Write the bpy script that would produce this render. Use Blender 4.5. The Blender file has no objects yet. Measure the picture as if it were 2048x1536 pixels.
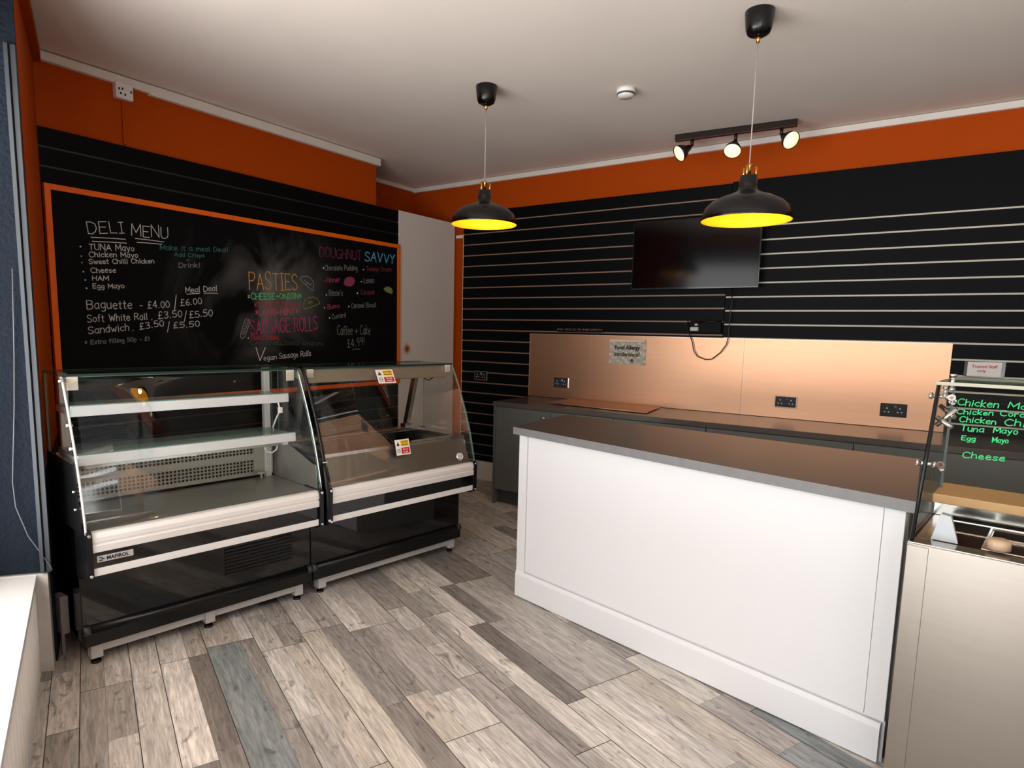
import bpy, bmesh, math, random
from mathutils import Vector, Matrix
random.seed(11)
SC = bpy.context.scene
C = SC.collection
PI = math.pi

# ------------------------------------------------------------------ camera
cam = bpy.data.cameras.new('camera')
cam.sensor_width = 36.0
cam.lens = 1274.19 * 36.0 / 2048.0
cam.shift_x = (1024.0 - 989.96) / 2048.0
cam.shift_y = (823.94 - 768.0) / 2048.0
cam.clip_start = 0.02
camo = bpy.data.objects.new('camera', cam); C.objects.link(camo)
def _rot(a, b, c):
    yaw = Matrix(((math.cos(a), -math.sin(a), 0), (math.sin(a), math.cos(a), 0), (0, 0, 1)))
    base = Matrix(((1, 0, 0), (0, 0, -1), (0, 1, 0)))
    pit = Matrix(((1, 0, 0), (0, math.cos(b), -math.sin(b)), (0, math.sin(b), math.cos(b))))
    rol = Matrix(((math.cos(c), -math.sin(c), 0), (math.sin(c), math.cos(c), 0), (0, 0, 1)))
    return rol @ pit @ base @ yaw
_R = _rot(-6.09449334e-01, 1.26621636e-01, 2.14288214e-02)
camo.matrix_world = Matrix((( _R[0][0], -_R[1][0], -_R[2][0], 0.0),
                            ( _R[0][1], -_R[1][1], -_R[2][1], 0.0),
                            ( _R[0][2], -_R[1][2], -_R[2][2], 1.425),
                            (0, 0, 0, 1)))
SC.camera = camo

# ------------------------------------------------------------------ daylight (overcast street outside the shop front)
SKY = 4.9
w = bpy.data.worlds.new('overcast_sky'); SC.world = w; w.use_nodes = True
nt = w.node_tree; nt.nodes.clear()
out = nt.nodes.new('ShaderNodeOutputWorld'); bg = nt.nodes.new('ShaderNodeBackground')
tc = nt.nodes.new('ShaderNodeTexCoord'); sp = nt.nodes.new('ShaderNodeSeparateXYZ'); rp = nt.nodes.new('ShaderNodeValToRGB')
nt.links.new(tc.outputs['Generated'], sp.inputs[0])
mr = nt.nodes.new('ShaderNodeMapRange'); mr.inputs[1].default_value = -1; mr.inputs[2].default_value = 1
nt.links.new(sp.outputs['Z'], mr.inputs[0]); nt.links.new(mr.outputs[0], rp.inputs[0])
e = rp.color_ramp.elements
e[0].position = 0.0; e[0].color = (1.88, 1.87, 1.86, 1)
e[1].position = 1.0; e[1].color = (1.0, 1.0, 1.0, 1)
for pos, col in ((0.47, (1.47, 1.49, 1.52, 1)), (0.505, (.50, .49, .48, 1)), (0.54, (.72, .72, .72, 1)), (0.58, (.84, .87, .91, 1)), (0.7, (.94, .97, 1.02, 1))):
    x = e.new(pos); x.color = col
nt.links.new(rp.outputs[0], bg.inputs[0]); bg.inputs[1].default_value = SKY
nt.links.new(bg.outputs[0], out.inputs[0])

SC.view_settings.view_transform = 'Standard'
try: SC.view_settings.look = 'None'
except Exception: pass
SC.view_settings.gamma = 1.0
SC.view_settings.use_curve_mapping = False
SC.view_settings.exposure = 0.0
cy = SC.cycles
cy.max_bounces = 10; cy.diffuse_bounces = 8; cy.glossy_bounces = 5; cy.transmission_bounces = 6; cy.transparent_max_bounces = 24
cy.sample_clamp_indirect = 6.0
cy.caustics_reflective = False; cy.caustics_refractive = False
cy.use_denoising = True

# shop front line: P0 is the left front corner, FE runs along it, FN points into the room
P0 = Vector((-3.92, 1.446, 0)); FE = Vector((.921, -.39, 0)).normalized(); FN = Vector((-FE.y, FE.x, 0))
def fp(s, d, z=0.0):
    p = P0 + FE * s + FN * d; return Vector((p.x, p.y, z))
def portal(name, s0, s1, z0, z1):
    l = bpy.data.lights.new(name, 'AREA'); l.shape = 'RECTANGLE'; l.size = s1 - s0; l.size_y = z1 - z0
    o = bpy.data.objects.new(name, l); C.objects.link(o)
    z = -FN; # light points along -Z of the object: into the room
    o.matrix_world = Matrix.Translation(fp((s0 + s1) / 2, -.16, (z0 + z1) / 2)) @ Matrix((
        (FE.x, 0, z.x, 0), (FE.y, 0, z.y, 0), (0, 1, 0, 0), (0, 0, 0, 1)))
    l.cycles.is_portal = True
    return o
portal('window_portal', 1.14, 3.3, .41, 2.62)
portal('doorway_portal', 3.45, 4.5, .02, 2.42)
portal('side_window_portal', 4.65, 6.7, .41, 2.42)

# ------------------------------------------------------------------ helpers
def lin(c):
    if isinstance(c, str):
        c = tuple(int(c[i:i + 2], 16) / 255 for i in (0, 2, 4))
        c = tuple(v / 12.92 if v <= .04045 else ((v + .055) / 1.055) ** 2.4 for v in c)
    return (c[0], c[1], c[2], 1)
MATS = {}
def mat(name, col, rough=.5, metal=0.0, spec=.5, bump=0.0, bscale=60.0, var=0.0, vscale=3.0, stretch=None, emit=None, estr=0.0, coat=0.0):
    m = bpy.data.materials.new(name); m.use_nodes = True; MATS[name] = m
    n = m.node_tree; b = n.nodes['Principled BSDF']
    b.inputs['Base Color'].default_value = lin(col); b.inputs['Roughness'].default_value = rough
    b.inputs['Metallic'].default_value = metal; b.inputs['Specular IOR Level'].default_value = spec
    if coat: b.inputs['Coat Weight'].default_value = coat; b.inputs['Coat Roughness'].default_value = .08
    if emit: b.inputs['Emission Color'].default_value = lin(emit); b.inputs['Emission Strength'].default_value = estr
    if bump or var:
        t = n.nodes.new('ShaderNodeTexCoord'); mp = n.nodes.new('ShaderNodeMapping')
        if stretch: mp.inputs['Scale'].default_value = stretch
        n.links.new(t.outputs['Object'], mp.inputs[0])
    if bump:
        z = n.nodes.new('ShaderNodeTexNoise'); z.inputs['Scale'].default_value = bscale; z.inputs['Detail'].default_value = 6
        bp = n.nodes.new('ShaderNodeBump'); bp.inputs['Strength'].default_value = bump; bp.inputs['Distance'].default_value = .01
        n.links.new(mp.outputs[0], z.inputs['Vector']); n.links.new(z.outputs['Fac'], bp.inputs['Height']); n.links.new(bp.outputs[0], b.inputs['Normal'])
    if var:
        z2 = n.nodes.new('ShaderNodeTexNoise'); z2.inputs['Scale'].default_value = vscale; z2.inputs['Detail'].default_value = 5
        n.links.new(mp.outputs[0], z2.inputs['Vector'])
        mx = n.nodes.new('ShaderNodeMix'); mx.data_type = 'RGBA'
        c = lin(col)
        mx.inputs[6].default_value = tuple(max(0, v * (1 - var)) for v in c[:3]) + (1,)
        mx.inputs[7].default_value = tuple(min(1, v * (1 + var)) for v in c[:3]) + (1,)
        n.links.new(z2.outputs['Fac'], mx.inputs[0]); n.links.new(mx.outputs[2], b.inputs['Base Color'])
    return m
def glass_mat(name, tint, refl=1.0, ior=1.45):
    m = bpy.data.materials.new(name); m.use_nodes = True; MATS[name] = m
    n = m.node_tree; n.nodes.clear()
    o = n.nodes.new('ShaderNodeOutputMaterial'); tr = n.nodes.new('ShaderNodeBsdfTransparent'); gl = n.nodes.new('ShaderNodeBsdfGlossy')
    mx = n.nodes.new('ShaderNodeMixShader'); fr = n.nodes.new('ShaderNodeFresnel'); fr.inputs[0].default_value = ior
    ml = n.nodes.new('ShaderNodeMath'); ml.operation = 'MULTIPLY'; ml.inputs[1].default_value = refl; ml.use_clamp = True
    tr.inputs[0].default_value = lin(tint); gl.inputs['Roughness'].default_value = .01
    n.links.new(fr.outputs[0], ml.inputs[0]); n.links.new(ml.outputs[0], mx.inputs[0])
    n.links.new(tr.outputs[0], mx.inputs[1]); n.links.new(gl.outputs[0], mx.inputs[2]); n.links.new(mx.outputs[0], o.inputs[0])
    return m

def dusty_glass(name, tint, dust):
    m = glass_mat(name, tint, refl=.7); n = m.node_tree
    o = next(x for x in n.nodes if x.type == 'OUTPUT_MATERIAL'); src = o.inputs[0].links[0].from_socket
    d = n.nodes.new('ShaderNodeBsdfDiffuse'); d.inputs[0].default_value = lin('a9bdb6'); mx = n.nodes.new('ShaderNodeMixShader'); mx.inputs[0].default_value = dust
    n.links.new(src, mx.inputs[1]); n.links.new(d.outputs[0], mx.inputs[2]); n.links.new(mx.outputs[0], o.inputs[0])
    return m

def bx(bm, x0, x1, y0, y1, z0, z1, bev=0.0, mi=0, M=None):
    r = bmesh.ops.create_cube(bm, size=1.0)
    vs = r['verts']
    bmesh.ops.scale(bm, vec=(abs(x1 - x0), abs(y1 - y0), abs(z1 - z0)), verts=vs)
    bmesh.ops.translate(bm, vec=((x0 + x1) / 2, (y0 + y1) / 2, (z0 + z1) / 2), verts=vs)
    fs = set(f for v in vs for f in v.link_faces)
    if bev > 0:
        es = list(set(e for v in vs for e in v.link_edges))
        rr = bmesh.ops.bevel(bm, geom=es, offset=bev, segments=2, affect='EDGES', profile=.5)
        vs = list(set(v for f in rr['faces'] for v in f.verts) | set(v for v in vs if v.is_valid))
        fs = set(f for v in vs for f in v.link_faces)
    for f in fs: f.material_index = mi
    if M is not None: bmesh.ops.transform(bm, matrix=M, verts=vs)
    return vs
def cyl(bm, p0, p1, r0, r1=None, n=16, mi=0, smooth=True, caps=True):
    p0 = Vector(p0); p1 = Vector(p1); r1 = r0 if r1 is None else r1
    d = (p1 - p0).normalized(); a = d.orthogonal().normalized(); b = d.cross(a)
    A = [bm.verts.new(p0 + (a * math.cos(2 * PI * i / n) + b * math.sin(2 * PI * i / n)) * r0) for i in range(n)]
    B = [bm.verts.new(p1 + (a * math.cos(2 * PI * i / n) + b * math.sin(2 * PI * i / n)) * r1) for i in range(n)]
    for i in range(n):
        f = bm.faces.new((A[i], A[(i + 1) % n], B[(i + 1) % n], B[i])); f.smooth = smooth; f.material_index = mi
    if caps:
        for L, fl in ((A, True), (B, False)):
            f = bm.faces.new(L[::-1] if fl else L); f.material_index = mi
    return A + B
def tube(bm, pts, r, n=8, mi=0):
    pts = [Vector(p) for p in pts]; rings = []
    up = None
    for i, p in enumerate(pts):
        t = (pts[min(i + 1, len(pts) - 1)] - pts[max(i - 1, 0)]).normalized()
        if up is None: up = t.orthogonal().normalized()
        up = (up - t * up.dot(t)).normalized(); s = t.cross(up)
        rings.append([bm.verts.new(p + (up * math.cos(2 * PI * k / n) + s * math.sin(2 * PI * k / n)) * r) for k in range(n)])
    for a, b in zip(rings, rings[1:]):
        for k in range(n):
            f = bm.faces.new((a[k], a[(k + 1) % n], b[(k + 1) % n], b[k])); f.smooth = True; f.material_index = mi
    for L in (rings[0][::-1], rings[-1]): bm.faces.new(L).material_index = mi
def lathe(bm, prof, n=48, c=(0, 0, 0), mi=0, M=None):
    c = Vector(c); rings = []; vs = []
    for r, z in prof:
        if r < 1e-6: L = [bm.verts.new(c + Vector((0, 0, z)))]
        else: L = [bm.verts.new(c + Vector((r * math.cos(2 * PI * i / n), r * math.sin(2 * PI * i / n), z))) for i in range(n)]
        rings.append(L); vs += L
    for a, b in zip(rings, rings[1:]):
        for i in range(n):
            q = [a[i % len(a)], a[(i + 1) % len(a)], b[(i + 1) % len(b)], b[i % len(b)]]
            q2 = []
            for v in q:
                if v not in q2: q2.append(v)
            if len(q2) > 2:
                f = bm.faces.new(q2); f.smooth = True; f.material_index = mi
    if M is not None: bmesh.ops.transform(bm, matrix=M, verts=vs)
    return vs
def prism(bm, poly, fn0, fn1, mi=0, edge_mi=None):
    """poly: list of 2D points; fn0/fn1 map a 2D point to the two end faces."""
    A = [bm.verts.new(fn0(p)) for p in poly]; B = [bm.verts.new(fn1(p)) for p in poly]
    bm.faces.new(A).material_index = mi; bm.faces.new(B[::-1]).material_index = mi
    n = len(poly)
    for i in range(n):
        bm.faces.new((A[i], B[i], B[(i + 1) % n], A[(i + 1) % n])).material_index = mi if edge_mi is None else edge_mi
    return A + B
def vprism(bm, poly, z0, z1, mi=0):
    return prism(bm, poly, lambda p: (p[0], p[1], z0), lambda p: (p[0], p[1], z1), mi)
def sheet(bm, prof, thick, x0, x1, mi=0, edge_mi=1, smooth=True):
    """extrude an open profile of (y, z) points along x as a sheet with thickness (towards +y)."""
    n = len(prof); N = []
    for i in range(n):
        a = Vector(prof[max(i - 1, 0)]); b = Vector(prof[min(i + 1, n - 1)]); t = (b - a).normalized(); N.append(Vector((t.y, -t.x)) if t.y > 0 else Vector((-t.y, t.x)))
    rows = []
    for X in (x0, x1):
        o = [bm.verts.new((X, p[0], p[1])) for p in prof]
        k = [bm.verts.new((X, p[0] + q.x * thick, p[1] + q.y * thick)) for p, q in zip(prof, N)]
        rows.append((o, k))
    (o0, k0), (o1, k1) = rows
    for i in range(n - 1):
        for q, m_ in (((o0[i], o1[i], o1[i + 1], o0[i + 1]), mi), ((k0[i], k0[i + 1], k1[i + 1], k1[i]), mi), ((o0[i], o0[i + 1], k0[i + 1], k0[i]), edge_mi), ((o1[i], k1[i], k1[i + 1], o1[i + 1]), edge_mi)):
            f = bm.faces.new(q); f.material_index = m_; f.smooth = smooth and m_ == mi
    for i in (0, n - 1):
        bm.faces.new((o0[i], k0[i], k1[i], o1[i])).material_index = edge_mi

def obj(name, bm, m, parent=None, loc=None, rotz=None):
    bmesh.ops.recalc_face_normals(bm, faces=bm.faces[:])
    me = bpy.data.meshes.new(name); bm.to_mesh(me); bm.free()
    for x in (m if isinstance(m, (list, tuple)) else (m,)): me.materials.append(x)
    o = bpy.data.objects.new(name, me); C.objects.link(o)
    if parent is not None: o.parent = parent
    if loc is not None: o.location = loc
    if rotz is not None: o.rotation_euler = (0, 0, rotz)
    return o
def B(): return bmesh.new()
def box(name, m, parent, x0, x1, y0, y1, z0, z1, bev=0.0):
    b = B(); bx(b, x0, x1, y0, y1, z0, z1, bev); return obj(name, b, m, parent)
def tag(o, label, cat, group=None):
    o['label'] = label; o['category'] = cat
    if group: o['group'] = group
    return o
def thing(name, label, cat, loc=(0, 0, 0), rotz=0.0, group=None):
    o = bpy.data.objects.new(name, None); C.objects.link(o); o.empty_display_size = .05
    o.location = loc; o.rotation_euler = (0, 0, rotz)
    return tag(o, label, cat, group)
def struct(name, bm, m, parent=None):
    o = obj(name, bm, m, parent)
    if parent is None: o['kind'] = 'structure'
    return o
def dup(root, loc, rotz=None, label=None, group=None):
    r = root.copy(); C.objects.link(r); r.location = loc
    if rotz is not None: r.rotation_euler = (0, 0, rotz)
    if label: r['label'] = label
    if group: r['group'] = group
    for ch in list(root.children):
        c = ch.copy(); C.objects.link(c); c.parent = r
        for g in list(ch.children):
            d = g.copy(); C.objects.link(d); d.parent = c
    return r

# single-stroke lettering for chalk and marker writing
GL = {
'A': (4, '0,0 2,6 4,0;.8,2.2 3.2,2.2'), 'B': (3.6, '0,0 0,6 2.2,6 3.2,5.4 3.2,4 2.2,3.2 0,3.2;2.2,3.2 3.5,2.6 3.6,1 2.4,0 0,0'), 'C': (3.8, '3.8,5 2.8,6 1.4,5.9 .3,4.6 0,3 .3,1.4 1.3,.2 2.6,0 3.8,.8'),
'D': (3.8, '0,0 0,6 1.6,6 3.2,5 3.8,3 3.2,1 1.6,0 0,0'), 'E': (3.2, '3.2,6 0,6 0,0 3.2,0;0,3.1 2.6,3.1'), 'F': (3, '3,6 0,6 0,0;0,3.1 2.4,3.1'), 'G': (4, '3.8,5 2.6,6 1.2,5.8 .1,4.2 .1,1.8 1.2,.2 2.8,.1 3.9,1 3.9,2.7 2.4,2.7'),
'H': (3.6, '0,0 0,6;3.6,0 3.6,6;0,3.1 3.6,3.1'), 'I': (2, '0,6 2,6;1,6 1,0;0,0 2,0'), 'K': (3.4, '0,0 0,6;3.3,6 0,2.8 3.4,0'), 'L': (2.8, '0,6 0,0 2.8,0'), 'M': (4.6, '0,0 .2,6 2.3,1.6 4.4,6 4.6,0'),
'N': (3.8, '0,0 0,6 3.8,0 3.8,6'), 'O': (4, '2,6 .6,5.2 0,3 .6,.8 2,0 3.4,.8 4,3 3.4,5.2 2,6'), 'P': (3.3, '0,0 0,6 2,6 3.2,5.4 3.3,4 2.2,3 0,3'), 'R': (3.5, '0,0 0,6 2,6 3.2,5.4 3.2,4 2.1,3.1 0,3.1;1.7,3.1 3.5,0'),
'S': (3.4, '3.3,5.2 2.3,6 1,5.9 .1,5 .4,3.8 1.7,3.1 3,2.3 3.4,1.2 2.6,.2 1.2,0 0,.8'), 'T': (3.6, '0,6 3.6,6;1.8,6 1.8,0'), 'U': (3.6, '0,6 0,1.6 .8,.2 2,0 3.2,.7 3.6,2 3.6,6'), 'V': (3.8, '0,6 1.9,0 3.8,6'), 'W': (5, '0,6 1.2,0 2.5,4.4 3.8,0 5,6'), 'Y': (3.6, '0,6 1.8,3.1 3.6,6;1.8,3.1 1.6,0'),
'a': (2.9, '2.7,3.3 1.8,4 .7,3.6 0,2.2 .3,.6 1.2,0 2.2,.6 2.7,2;2.7,4 2.7,.6 3.0,0'), 'b': (2.8, '0,6 0,0 1.4,0 2.6,.8 2.8,2.2 2.2,3.6 1.2,3.9 0,3'), 'c': (2.6, '2.6,3.3 1.6,4 .5,3.4 0,2 .4,.6 1.4,0 2.6,.6'), 'd': (2.8, '2.7,3 1.7,4 .6,3.5 0,2 .4,.5 1.4,0 2.7,1;2.7,6 2.7,0'),
'e': (2.7, '.1,2.1 2.6,2.3 2.3,3.6 1.3,4 .3,3.2 0,1.8 .5,.5 1.5,0 2.7,.6'), 'f': (2, '2,5.6 1.3,6 .7,5.2 .7,0;0,3.6 1.7,3.6'), 'g': (2.8, '2.7,3.2 1.7,4 .5,3.5 0,2.2 .5,.8 1.5,.4 2.7,1.4;2.7,4 2.7,-1.2 1.8,-2.1 .4,-1.7'), 'h': (2.7, '0,6 0,0;0,2.8 1.1,3.9 2.3,3.6 2.6,2.4 2.6,0'),
'i': (.8, '.4,4 .4,0;.4,5.4 .5,5.1'), 'k': (2.6, '0,6 0,0;2.4,4 0,1.8 2.6,0'), 'l': (.9, '.3,6 .3,.4 .8,0'), 'm': (4.2, '0,4 0,0;0,2.9 .9,3.9 1.8,3.6 2,2.6 2,0;2,2.8 3,3.9 3.9,3.5 4.1,2.4 4.1,0'), 'n': (2.7, '0,4 0,0;0,2.8 1.1,3.9 2.2,3.6 2.6,2.4 2.6,0'),
'o': (2.8, '1.4,4 .4,3.3 0,2 .4,.6 1.4,0 2.4,.6 2.8,2 2.4,3.3 1.4,4'), 'p': (2.8, '0,4 0,-2;0,3 1.2,4 2.4,3.4 2.8,2 2.3,.6 1.3,0 0,.9'), 'r': (2, '0,4 0,0;0,2.7 .8,3.8 2,3.7'), 's': (2.3, '2.2,3.5 1.2,4 .2,3.4 .5,2.4 1.8,1.8 2.2,.8 1.2,0 0,.5'), 't': (1.9, '.8,5.6 .8,.6 1.7,0;0,4 1.8,4'),
'u': (2.7, '0,4 0,1.2 .8,.1 1.8,.3 2.6,1.5;2.6,4 2.6,0'), 'w': (3.8, '0,4 .9,0 1.9,3 2.9,0 3.8,4'), 'x': (2.6, '0,4 2.6,0;2.6,4 0,0'), 'y': (2.7, '0,4 1.4,.6;2.7,4 1,-1.6 .2,-2'), "'": (.6, '.3,6 .2,4.8'),
'0': (3, '1.5,6 .4,5 0,3 .4,1 1.5,0 2.6,1 3,3 2.6,5 1.5,6'), '1': (1.2, '0,4.8 .9,6 .9,0'), '3': (3, '.2,5.4 1.4,6 2.7,5.3 2.6,4 1.3,3.2 2.8,2.4 3,1.2 1.8,0 0,.6'), '4': (3.2, '2.2,0 2.2,6 0,1.8 3.2,1.8'), '5': (3, '2.8,6 .5,6 .2,3.3 1.6,3.7 2.8,3 3,1.4 1.9,.1 0,.4'), '6': (3, '2.4,6 .8,4.4 0,2 .6,.4 1.7,0 2.8,.8 2.9,2.2 1.8,3.1 .4,2.4'), '9': (3, '2.7,3.6 1.4,2.9 .2,3.8 .4,5.3 1.6,6 2.7,5.2 2.7,3 2.1,0'),
'£': (3.2, '3,5.2 2.2,6 1.1,5.6 1,4 1,.4 0,0 3.2,0;.2,2.9 2.3,2.9'), '.': (1, '.3,0 .5,.5'), '-': (2.4, '.2,2.7 2.2,2.7'), '+': (3, '0,2.8 3,2.8;1.5,4.3 1.5,1.3'), '*': (2.6, '.2,1.8 2.4,4.2;.2,4.2 2.4,1.8;1.3,4.6 1.3,1.4'), '!': (1, '.5,6 .4,1.6;.4,.2 .5,0'), '/': (2.6, '0,0 2.6,6'), ' ': (1.9, ''),
}
def ribbon(bm, pts, wdt):
    """flat strokes in the local XZ plane at the current offset"""
    for a, b in zip(pts, pts[1:]):
        d = Vector((b[0] - a[0], b[1] - a[1])); L = d.length
        if L < 1e-6: continue
        d /= L; nn = Vector((-d.y, d.x)) * wdt * .5; d = d * wdt * .35
        q = [(a[0] - d.x + nn.x, a[1] - d.y + nn.y), (a[0] - d.x - nn.x, a[1] - d.y - nn.y), (b[0] + d.x - nn.x, b[1] + d.y - nn.y), (b[0] + d.x + nn.x, b[1] + d.y + nn.y)]
        bm.faces.new([bm.verts.new((x, 0, z)) for x, z in q])
def strokes(bm, text, x0, z0, x1, z1, h, wdt, jit=.12, slant=.05):
    adv = sum(GL[c][0] + 1.1 for c in text) - 1.1
    d = Vector((x1 - x0, z1 - z0)); k = d.length / adv; d.normalize(); u = Vector((-d.y, d.x)); s = h / 6.0
    x = 0.0
    for c in text:
        a, g = GL[c]
        dy = random.uniform(-1, 1) * jit * 2; sc = 1 + random.uniform(-.5, .5) * jit
        for line in g.split(';'):
            if not line: continue
            P = []
            for p in line.split(' '):
                px, py = map(float, p.split(','))
                px = (x + px + py * slant + random.uniform(-1, 1) * jit) * k; py = (py * sc + dy + random.uniform(-1, 1) * jit) * s
                q = Vector((x0, z0)) + d * px + u * py; P.append((q.x, q.y))
            ribbon(bm, P, wdt)
        x += a + 1.1
def dot(bm, x, z, r, n=10):
    bm.faces.new([bm.verts.new((x + r * math.cos(2 * PI * i / n), 0, z + r * math.sin(2 * PI * i / n))) for i in range(n)])
def printed(name, text, size, m, parent, loc, width=None, align='CENTER', bold=0.0, depth=.0004, rot=(PI / 2, 0, 0)):
    cu = bpy.data.curves.new(name, 'FONT'); cu.body = text; cu.size = size; cu.align_x = align; cu.align_y = 'CENTER'
    cu.offset = bold; cu.extrude = depth; cu.resolution_u = 3
    t = bpy.data.objects.new(name, cu); C.objects.link(t)
    bpy.context.view_layer.update()
    me = bpy.data.meshes.new_from_object(t.evaluated_get(bpy.context.evaluated_depsgraph_get()))
    bpy.data.objects.remove(t); bpy.data.curves.remove(cu)
    if width:
        xs = [v.co.x for v in me.vertices]; f = width / max(1e-6, max(xs) - min(xs))
        for v in me.vertices: v.co.x *= f
    me.materials.clear(); me.materials.append(m)
    o = bpy.data.objects.new(name, me); C.objects.link(o); o.parent = parent; o.location = loc; o.rotation_euler = rot
    return o

# ------------------------------------------------------------------ materials
ORANGE = mat('orange_paint', 'aa4200', rough=.7, spec=.12, bump=.08, bscale=45, var=.06)
ORANGE_TRIM = mat('orange_gloss', 'f06808', rough=.45, spec=.3, var=.05)
CEIL = mat('ceiling_paper', 'e8ddd2', rough=.85, spec=.2, bump=.07, bscale=30, var=.05, vscale=2.5)
WHITE = mat('white_gloss_paint', 'dededd', rough=.42)
WHITE_M = mat('white_matt', 'edebe7', rough=.6)
TRIM_W = mat('white_trim', 'dcd6cd', rough=.5, var=.06, vscale=6)
NAVY = mat('navy_masonry_paint', '1d232b', rough=.8, spec=.08, bump=.9, bscale=70, var=.15, vscale=30)
NAVY_T = mat('grey_trim_paint', '34393e', rough=.45, var=.12, vscale=12)
WORN = mat('worn_white_plaster', 'c9c6c2', rough=.7, bump=.5, bscale=30, var=.2, vscale=7)
PLAIN = mat('plain_wall', 'cfc8bf', rough=.7)
BLACK_SLAT = mat('black_slat', '060607', rough=.5, spec=.09, var=.3, vscale=4)
LAMP_TINT_GROOVE = mat('lamp_tint_groove', '8d6f5e', rough=.5, var=.1, vscale=5)  # warm tint of the lamplight is put into this groove colour
PALE_GROOVE = mat('pale_groove', 'd3cdbb', rough=.5, var=.1, vscale=5)
DARK_GROOVE = mat('dark_groove', '1d1c1b', rough=.5, var=.5, vscale=4)
PALE_EDGE = mat('raw_board_edge', 'cdc4b4', rough=.6)
BLACK_P = mat('black_plastic', '08080a', rough=.3, spec=.4)
BLACK_G = mat('black_gloss_panel', '050506', rough=.05, spec=.65)
BLACK_S = mat('black_satin', '0a0a0b', rough=.32, spec=.35)
DARKG = mat('dark_grey', '33353a', rough=.4)
GREY_STEEL = mat('grey_coated_steel', 'b6b6b3', rough=.45)
ALU = mat('brushed_aluminium', 'f2efeb', rough=.42, metal=.2, bump=.03, bscale=200, stretch=(1, 30, 30))
STEEL = mat('stainless_steel', '9a938a', rough=.36, metal=1.0, bump=.03, bscale=120, stretch=(1, 20, 20), var=.06)
STEEL_S = mat('stainless_shiny', 'c4c0b9', rough=.18, metal=1.0)
STEEL_M = mat('stainless_satin', 'b4b1a9', rough=.42, metal=.9, var=.08, vscale=4)
CHROME = mat('chrome', 'e2e2e2', rough=.08, metal=1.0)
COPPER = mat('brushed_copper', 'd8a886', rough=.42, metal=1.0, bump=.012, bscale=150, stretch=(1, 12, 12), var=.05)
COPPER_E = mat('copper_edge', 'e6c3ab', rough=.4, metal=.8)
WORKTOP = mat('dark_worktop', '4b4643', rough=.3, var=.18, vscale=90)
WORK_E = mat('worktop_edge', '777675', rough=.45, var=.15, vscale=30)
GREY_CAB = mat('grey_cabinet', '62645f', rough=.4)
GREY_CAB_D = mat('grey_cabinet_plinth', '46474a', rough=.45)
GLASS = glass_mat('clear_glass', (.985, .995, .99), refl=.17)
GLASS_T = glass_mat('green_tinted_glass', (.86, .95, .92), refl=.6)
GLASS_D = dusty_glass('dusty_shelf_glass', (.86, .94, .91), .2)
GLASS_E = mat('glass_edge', '6f9086', rough=.12)
GLASS_ED = mat('dark_glass_edge', '22302c', rough=.12)
WHITE_PL = mat('white_plastic', 'e6e4df', rough=.35)
CREAM_PL = mat('cream_plastic', 'ccc4b4', rough=.4)
GOLD = mat('brass', 'd8a055', rough=.22, metal=1.0)
LAMP_BLK = mat('lamp_black_enamel', '070505', rough=.25, spec=.35, coat=.15)
LAMP_IN = mat('lamp_inside_gold', 'f8b81e', rough=.5, spec=.2)
CORD = mat('grey_cord', 'a8a09a', rough=.6)
BULB = mat('lit_bulb', 'fff0c8', emit='ffdf90', estr=3.0)
SPOT_E = mat('lit_spot_lamp', 'fff2d0', emit='ffe2a0', estr=1.5)
SPOT_B = mat('spot_bronze', '2a1d18', rough=.35, metal=.4)
SCREEN = mat('tv_screen', '020203', rough=.12, spec=.42)
TVB = mat('tv_bezel', '08080a', rough=.12)
PAPER = mat('paper', 'd8d4cc', rough=.35, bump=.35, bscale=26)
PAPER_C = mat('laminated_paper', 'b8b0a2', rough=.22, bump=.7, bscale=16)
INK = mat('black_ink', '17130f', rough=.6)
RED_INK = mat('red_ink', 'c03048', rough=.6)
RED = mat('red_label', 'c0142c', rough=.4)
YEL = mat('yellow_label', 'f0c010', rough=.4)
STICK = mat('white_sticker', 'efece4', rough=.35)
SCRIBBLE = mat('marker_green', '34c878', rough=.5)
WOODB = mat('tan_board', 'd2a670', rough=.4, var=.08, vscale=8)
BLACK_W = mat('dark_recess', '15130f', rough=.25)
CHALK_C = {'white': 'd6d6d2', 'dim': '8e8f8c', 'faint': '4d4c48', 'teal': '3f7f78', 'maroon': '7a2a50', 'blue': '66b4de', 'rose': '90384f', 'pink': 'c0426c', 'orange': 'd59a4e', 'green': '63d27e', 'red': 'b8363c', 'salmon': 'cf5470', 'magenta': 'bd3a76', 'yellow': '8f8a34', 'lime': '7f8a45'}
CH = {k: mat('chalk_' + k, v, rough=.9) for k, v in CHALK_C.items()}

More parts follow.
